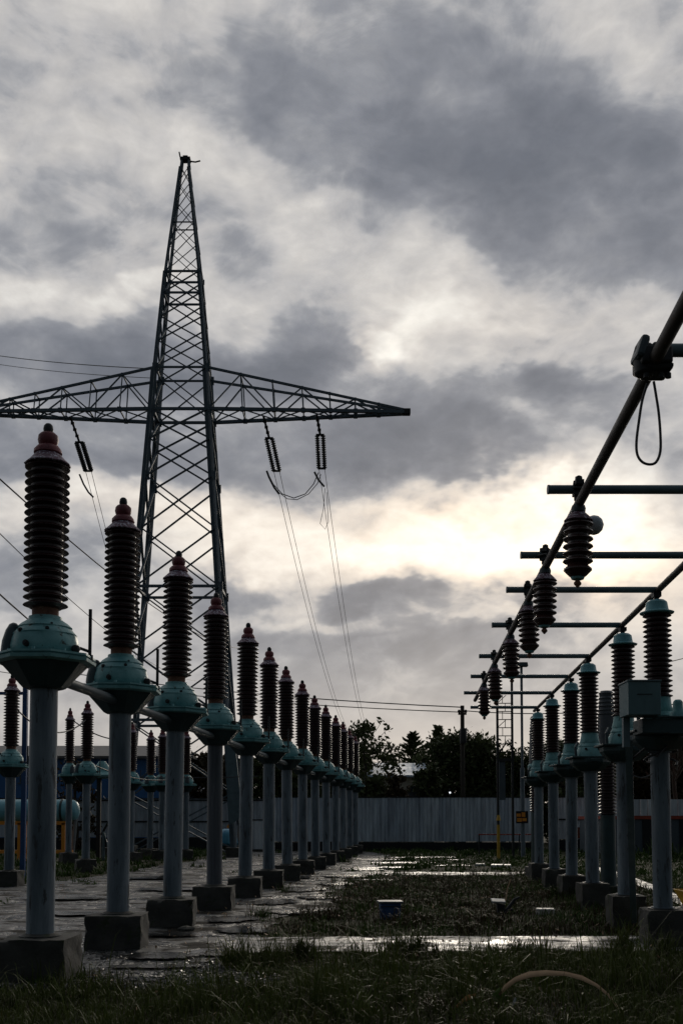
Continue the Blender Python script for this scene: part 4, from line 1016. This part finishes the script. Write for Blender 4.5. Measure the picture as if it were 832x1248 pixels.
def blades(n, xr, yr, hgt, wid, seed, clump=0, lean=.6, keep=None, centers=None, spread=.1):
    r = np.random.default_rng(seed)
    if centers is not None:
        c = np.array(centers); k = r.integers(0,len(c),n); x = c[k,0]+r.normal(size=n)*spread; y = c[k,1]+r.normal(size=n)*spread
    else:
        x = r.uniform(*xr, n); y = r.uniform(*yr, n)
        if clump:
            cx = r.uniform(*xr, clump); cy = r.uniform(*yr, clump); k = r.integers(0,clump,n); f = r.random(n) < .65
            x = np.where(f, cx[k]+r.normal(size=n)*.10, x); y = np.where(f, cy[k]+r.normal(size=n)*.10, y)
    ok = ~paved(x, y)
    if keep is not None: ok &= keep(x, y, r)
    x = x[ok]; y = y[ok]; n = len(x)
    patch = .85+.5*np.sin(x*1.3+seed)*np.cos(y*1.9+seed*2)+.4*np.sin(x*3.7+y*2.9)*np.sin(y*4.1-x*1.7+seed)+.2*np.sin(x*9+y*7)
    H = hgt[0]+(hgt[1]-hgt[0])*r.random(n)**2.2; H = H*np.clip(patch,.18,1.9)
    W = wid*(.6+.8*r.random(n)); a = r.random(n)*2*PI; ln = H*lean*(.2+1.2*r.random(n)**1.3)
    dx = np.cos(a); dy = np.sin(a); px_ = -np.sin(a)*W/2; py_ = np.cos(a)*W/2
    V = np.empty((n,7,3))
    for j, (f, hz, wf) in enumerate(((0,-.01,1),(.25,.5,.85),(.62,.85,.55))):
        bx_ = x+dx*ln*f; by_ = y+dy*ln*f; z = H*hz
        V[:,2*j,0] = bx_-px_*wf; V[:,2*j,1] = by_-py_*wf; V[:,2*j,2] = z
        V[:,2*j+1,0] = bx_+px_*wf; V[:,2*j+1,1] = by_+py_*wf; V[:,2*j+1,2] = z
    V[:,6,0] = x+dx*ln*1.1; V[:,6,1] = y+dy*ln*1.1; V[:,6,2] = H*(1-.35*r.random(n)*(ln/(H+1e-6)))
    return V
def blademesh(name, Vs, mat, label):
    V = np.concatenate(Vs); n = len(V); me = bpy.data.meshes.new(name)
    me.vertices.add(n*7); me.vertices.foreach_set('co', V.astype(np.float32).ravel())
    idx = np.array([0,1,3,2, 2,3,5,4, 4,5,6]); L = (np.arange(n)[:,None]*7+idx).astype(np.int32).ravel()
    me.loops.add(len(L)); me.loops.foreach_set('vertex_index', L)
    st = (np.arange(n)[:,None]*11+np.array([0,4,8])).astype(np.int32).ravel()
    me.polygons.add(n*3); me.polygons.foreach_set('loop_start', st)
    me.update(calc_edges=True); me.materials.append(M[mat]); o = bpy.data.objects.new(name, me); COL.objects.link(o)
    return tag(o, label, 'grass', None, 'stuff')
frust = lambda x, y, r: (x > -.42*y-1.5) & (x < .40*y+1.5)
near = lambda x, y, r: frust(x,y,r) & ~((x < -.9+.25*np.sin(y*3)) & (y > 8.75+.2*np.sin(x*5)) & (r.random(len(x)) < .88))
blademesh('grass', [blades(60000,(-4.5,5.2),(6.0,10.95),(.02,.12),.006,1,500,.8,near), blades(26000,(-4.5,5.2),(6.0,10.9),(.08,.24),.0075,21,230,.7,near),
    blades(2600,(-4,5),(6.4,10.7),(.14,.46),.008,2,90,1.0,near), blades(1100,(-4,5),(6.4,10.6),(.05,.14),.030,33,60,.9,near),
    blades(1900,None,None,(.12,.32),.010,3,0,.9,None,[(.55,10.75),(.78,10.72),(1.85,10.7),(2.05,10.78),(1.95,10.6),(.62,10.6),(2.9,10.7),(3.3,10.6),(1.3,10.7),(-.4,10.5),(-1.0,9.9)],.06),
    blades(420,None,None,(.22,.52),.011,9,0,.7,None,[(2.45,8.3),(2.7,8.4),(3.1,9.3),(-1.9,8.0),(.2,9.6),(-.1,7.6),(1.2,9.9),(2.1,9.5),(.45,8.9),(-.75,8.4),(-.5,8.6),(.9,8.0),(1.6,8.1)],.12)], 'grassnear', 'short dark green grass covering the foreground')
blademesh('dry_grass', [blades(20000,(-4.5,5.2),(6.0,11),(.02,.13),.005,4,300,1.5,near), blades(70,(-3,4),(6.6,10),(.3,.5),.004,5,0,1.5,near),
    blades(46000,(-1.4,6.5),(12.3,26),(.03,.20),.010,6,500,.9,frust)], 'grassdry', 'brownish dry grass among the green')
blademesh('grass', [blades(60000,(-1.3,12),(12.3,26.2),(.03,.17),.011,7,600,.8,frust), blades(5200,None,None,(.05,.20),.012,31,0,.8,None,[(rowx(d)+a,d+b) for d in ROW[:9] for a,b in ((.36,-.2),(.1,-.38),(-.3,-.37),(.37,.15),(-.38,0))]+[(brx(d)+a,d+b) for d in RD[1:] for a,b in ((-.28,-.1),(0,-.3),(-.27,.2))],.06), blades(52000,(-16,19),(26,48),(.04,.20),.035,8,900,.9,frust),
    blades(12000,(-16,-5),(14,27),(.04,.14),.022,10,300,.9,frust), blades(1500,(11,17),(36,40.5),(.2,.6),.05,12,60,.6,frust)], 'grassfar', 'grass of the yard beyond the concrete strip')
# wet gravel bed
r = np.random.default_rng(5); m = MB(); cube = [(-1,-1,-1),(1,-1,-1),(1,1,-1),(-1,1,-1),(-.7,-.7,1),(.7,-.7,1),(.7,.7,1),(-.7,.7,1)]
fc = [(3,2,1,0),(4,5,6,7),(0,1,5,4),(1,2,6,5),(2,3,7,6),(3,0,4,7)]
for k in range(5200):
    x = r.uniform(-3.3,-.55); y = r.uniform(8.6,10.9)
    if abs(x-rowx(9.2)) < .32 and abs(y-9.2) < .32: continue
    if x > -1.0-.5*(y-10)+.2*math.sin(9*y): continue
    s = .006+.018*r.random()**2.5; q = Matrix.Rotation(r.random()*6,4,'Z') @ Matrix.Rotation(r.normal()*.3,4,'X')
    m.add(cube, fc, False, Matrix.Translation((x,y,s*.35)) @ q @ Matrix.Diagonal((s*1.3,s,s*.6,1)))
o = m.build('gravel', 'gravelm'); tag(o, 'wet dark gravel round the nearest tall footing', 'gravel', None, 'stuff')
# scattered debris of fallen leaves / flakes
Vv = []; r = np.random.default_rng(77); n = 900
x = r.uniform(-2.5,6,n); y = r.uniform(6.8,26,n); pts = np.stack([x,y,np.full(n,.04)+.03*r.random(n)],1)
v = leaves(pts, .012+.0009*y[:,None], 78); o = quadmesh('leaf_litter', v, 'dryleaf'); tag(o, 'small pale dead leaves scattered through the grass', 'leaf litter', None, 'stuff')
# small things in the yard
c = P(475,1120,14.7)
t = empty('utility_box', (c.x,14.7,0), R(4), 'small blue box with dark lid standing in the grass', 'box')
MB().box((0,0,.115),(.27,.24,.23), top=(1.06,1.06)).build('tub','blue',t,bevel=.006); MB().box((0,0,.245),(.35,.31,.025)).build('lid','greypanel',t,bevel=.004); MB().tube([(-.15,-.13,.16),(-.15,-.15,.19),(.15,-.15,.19),(.15,-.13,.16)],.006,6).build('handle','darkmetal',t)
c = P(610,1118,14.8)
t = empty('valve_stump', (c.x,14.8,0), 0, 'dark stump with tilted pale plate and thin stick in the yard grass', 'stump')
MB().add([(-.05,-.05,0),(.05,-.05,0),(.05,.05,0),(-.05,.05,0),(-.06,-.05,.22),(.05,-.05,.2),(.05,.05,.2),(-.06,.05,.22)],fc).build('stump','dark',t)
MB().box((-.05,0,.245),(.20,.15,.03), mat=Matrix.Rotation(R(3),4,'Y') @ Matrix.Translation((0,0,.245)) @ Matrix.Rotation(R(14),4,'X') @ Matrix.Translation((0,0,-.245))).build('plate','stone',t,bevel=.008)
MB().tube([(.06,0,.2),(.10,.02,.42),(.15,.03,.56)],.008,5).build('stick','dryleaf',t)
MB().tube([(.0,0,.05),(.10,0,.13),(.2,.0,.27),(.27,0,.30)],.04,7,.015).tube([(.1,0,.14),(.17,.02,.12)],.02,6).build('hook','darkmetal',t)
def slab(px, py, d, w, dd, h, label, mat='stone'):
    c = P(px,py,d); o = MB().box((0,0,h/2),(w,dd,h),top=(.93,.93)).build('concrete_slab', mat, None, (c.x,d,0), bevel=.012); o.rotation_euler.z = R(random.uniform(-12,12)); tag(o, label, 'slab')
slab(664,1116,15.4,.28,.24,.09,'low concrete slab with wet top right of the tilted plate')
slab(610,1058,30.5,.62,.7,.10,'pale wet slab in the grass beyond the second concrete strip')
slab(585,1058,31.8,.3,.3,.07,'small pale slab left of the larger one before the fence')
slab(770,1142,11.75,.16,.14,.07,'small pale stone beside the nearest right footing')
for (x,y,s) in ((-1.95,13.0,.10),(-.9,24.5,.14),(1.2,29,.12),(-4.1,24.2,.2)):
    o = MB().lathe([(s*.9,0),(s,.03),(s*.7,s*.5),(s*.2,s*.62)],9,smooth=False,wob=lambda k,i: 1+.2*math.sin(i*2.7+k)).build('stone','concrete',None,(x,y,.015)); 
    tag(o, {13.0:'dark stone by the third tall footing',24.5:'dark stone on the wet walk far along the row',29:'dark stone between the far puddles',24.2:'dark round stone on the road slabs'}[y], 'stone')
# yellow wheelbarrow at the right edge
c = Vector((3.96,12.0,0))
t = empty('wheelbarrow', c, R(200), 'yellow wheelbarrow with pale wheel at the right edge of the yard', 'wheelbarrow')
t.rotation_euler.z = R(180)
m = MB(); vs = [(-.28,-.2,.32),(.28,-.2,.32),(.28,.2,.32),(-.28,.2,.32),(-.46,-.32,.58),(.40,-.32,.58),(.40,.32,.58),(-.46,.32,.58)]
t.location.x = 4.36
o = m.add(vs,[(3,2,1,0),(0,1,5,4),(1,2,6,5),(2,3,7,6),(3,0,4,7)]).build('tray','yellow',t); q = o.modifiers.new('thick','SOLIDIFY'); q.thickness = .012
w_ = MB().tube([(.42,-.045,.2),(.42,.045,.2)],.2,24).build('wheel','white',t); MB().tube([(.42,-.06,.2),(.42,.06,.2)],.055,12).build('hub','darkmetal',w_)
for s in (-1,1):
    MB().tube([(.42,s*.08,.2),(-.2,s*.2,.31),(-.95,s*.28,.52)],.017,8).build('handle','darkmetal',t); MB().tube([(-.2,s*.2,.31),(-.3,s*.22,0)],.015,8).build('leg','darkmetal',t)
# foreground leaves
def ribbon(name, pts, w, mat, label, fold=.15, cat='leaf'):
    pts = [Vector(p) for p in pts]; n = len(pts); m = MB(); vs = []; fs = []
    for k, p in enumerate(pts):
        t_ = (pts[min(k+1,n-1)]-pts[max(k-1,0)]).normalized(); s = t_.cross(Vector((0,-.75,.65))).normalized()
        q_ = k/(n-1); ww = w*(min(1,(q_+.08)/.3)**.8)*(1-q_**2.2*.93)*(1+.12*math.sin(k*2.3)); u_ = s.cross(t_)
        vs += [p-s*ww+u_*ww*fold, p-u_*ww*.1, p+s*ww+u_*ww*fold]
    for k in range(n-1):
        for j in (0,1): fs.append((3*k+j,3*k+j+1,3*k+3+j+1,3*k+3+j))
    o = m.add(vs, fs, True).build(name, mat); q = o.modifiers.new('t','SOLIDIFY'); q.thickness = .0015
    return tag(o, label, cat)
def px_pts(l): return [P(*p) for p in l]
ribbon('reed_leaf', px_pts([(608,1213,7.85),(616,1203,7.85),(628,1194,7.8),(645,1188,7.75),(665,1186,7.7),(688,1187,7.7),(708,1192,7.65),(726,1201,7.6),(741,1213,7.6),(752,1228,7.55),(757,1240,7.5)]), .027, 'dryleaf', 'long dry brown leaf arching over the foreground grass')
ribbon('broad_leaf', px_pts([(612,1204,7.9),(608,1214,7.88),(611,1226,7.84),(618,1236,7.8),(620,1243,7.8)]), .062, 'greenleaf', 'broad green leaf hanging under the arching dry leaf')
ribbon('fallen_leaf', px_pts([(580,1212,7.8),(570,1216,7.8),(562,1222,7.78),(554,1230,7.76),(549,1236,7.74)]), .022, 'orangeleaf', 'orange brown leaf lying left of the broad green leaf')
ribbon('fallen_leaf', px_pts([(628,1216,7.8),(627,1222,7.8),(622,1229,7.78)]), .02, 'stone', 'small white curled leaf beside the broad green leaf')
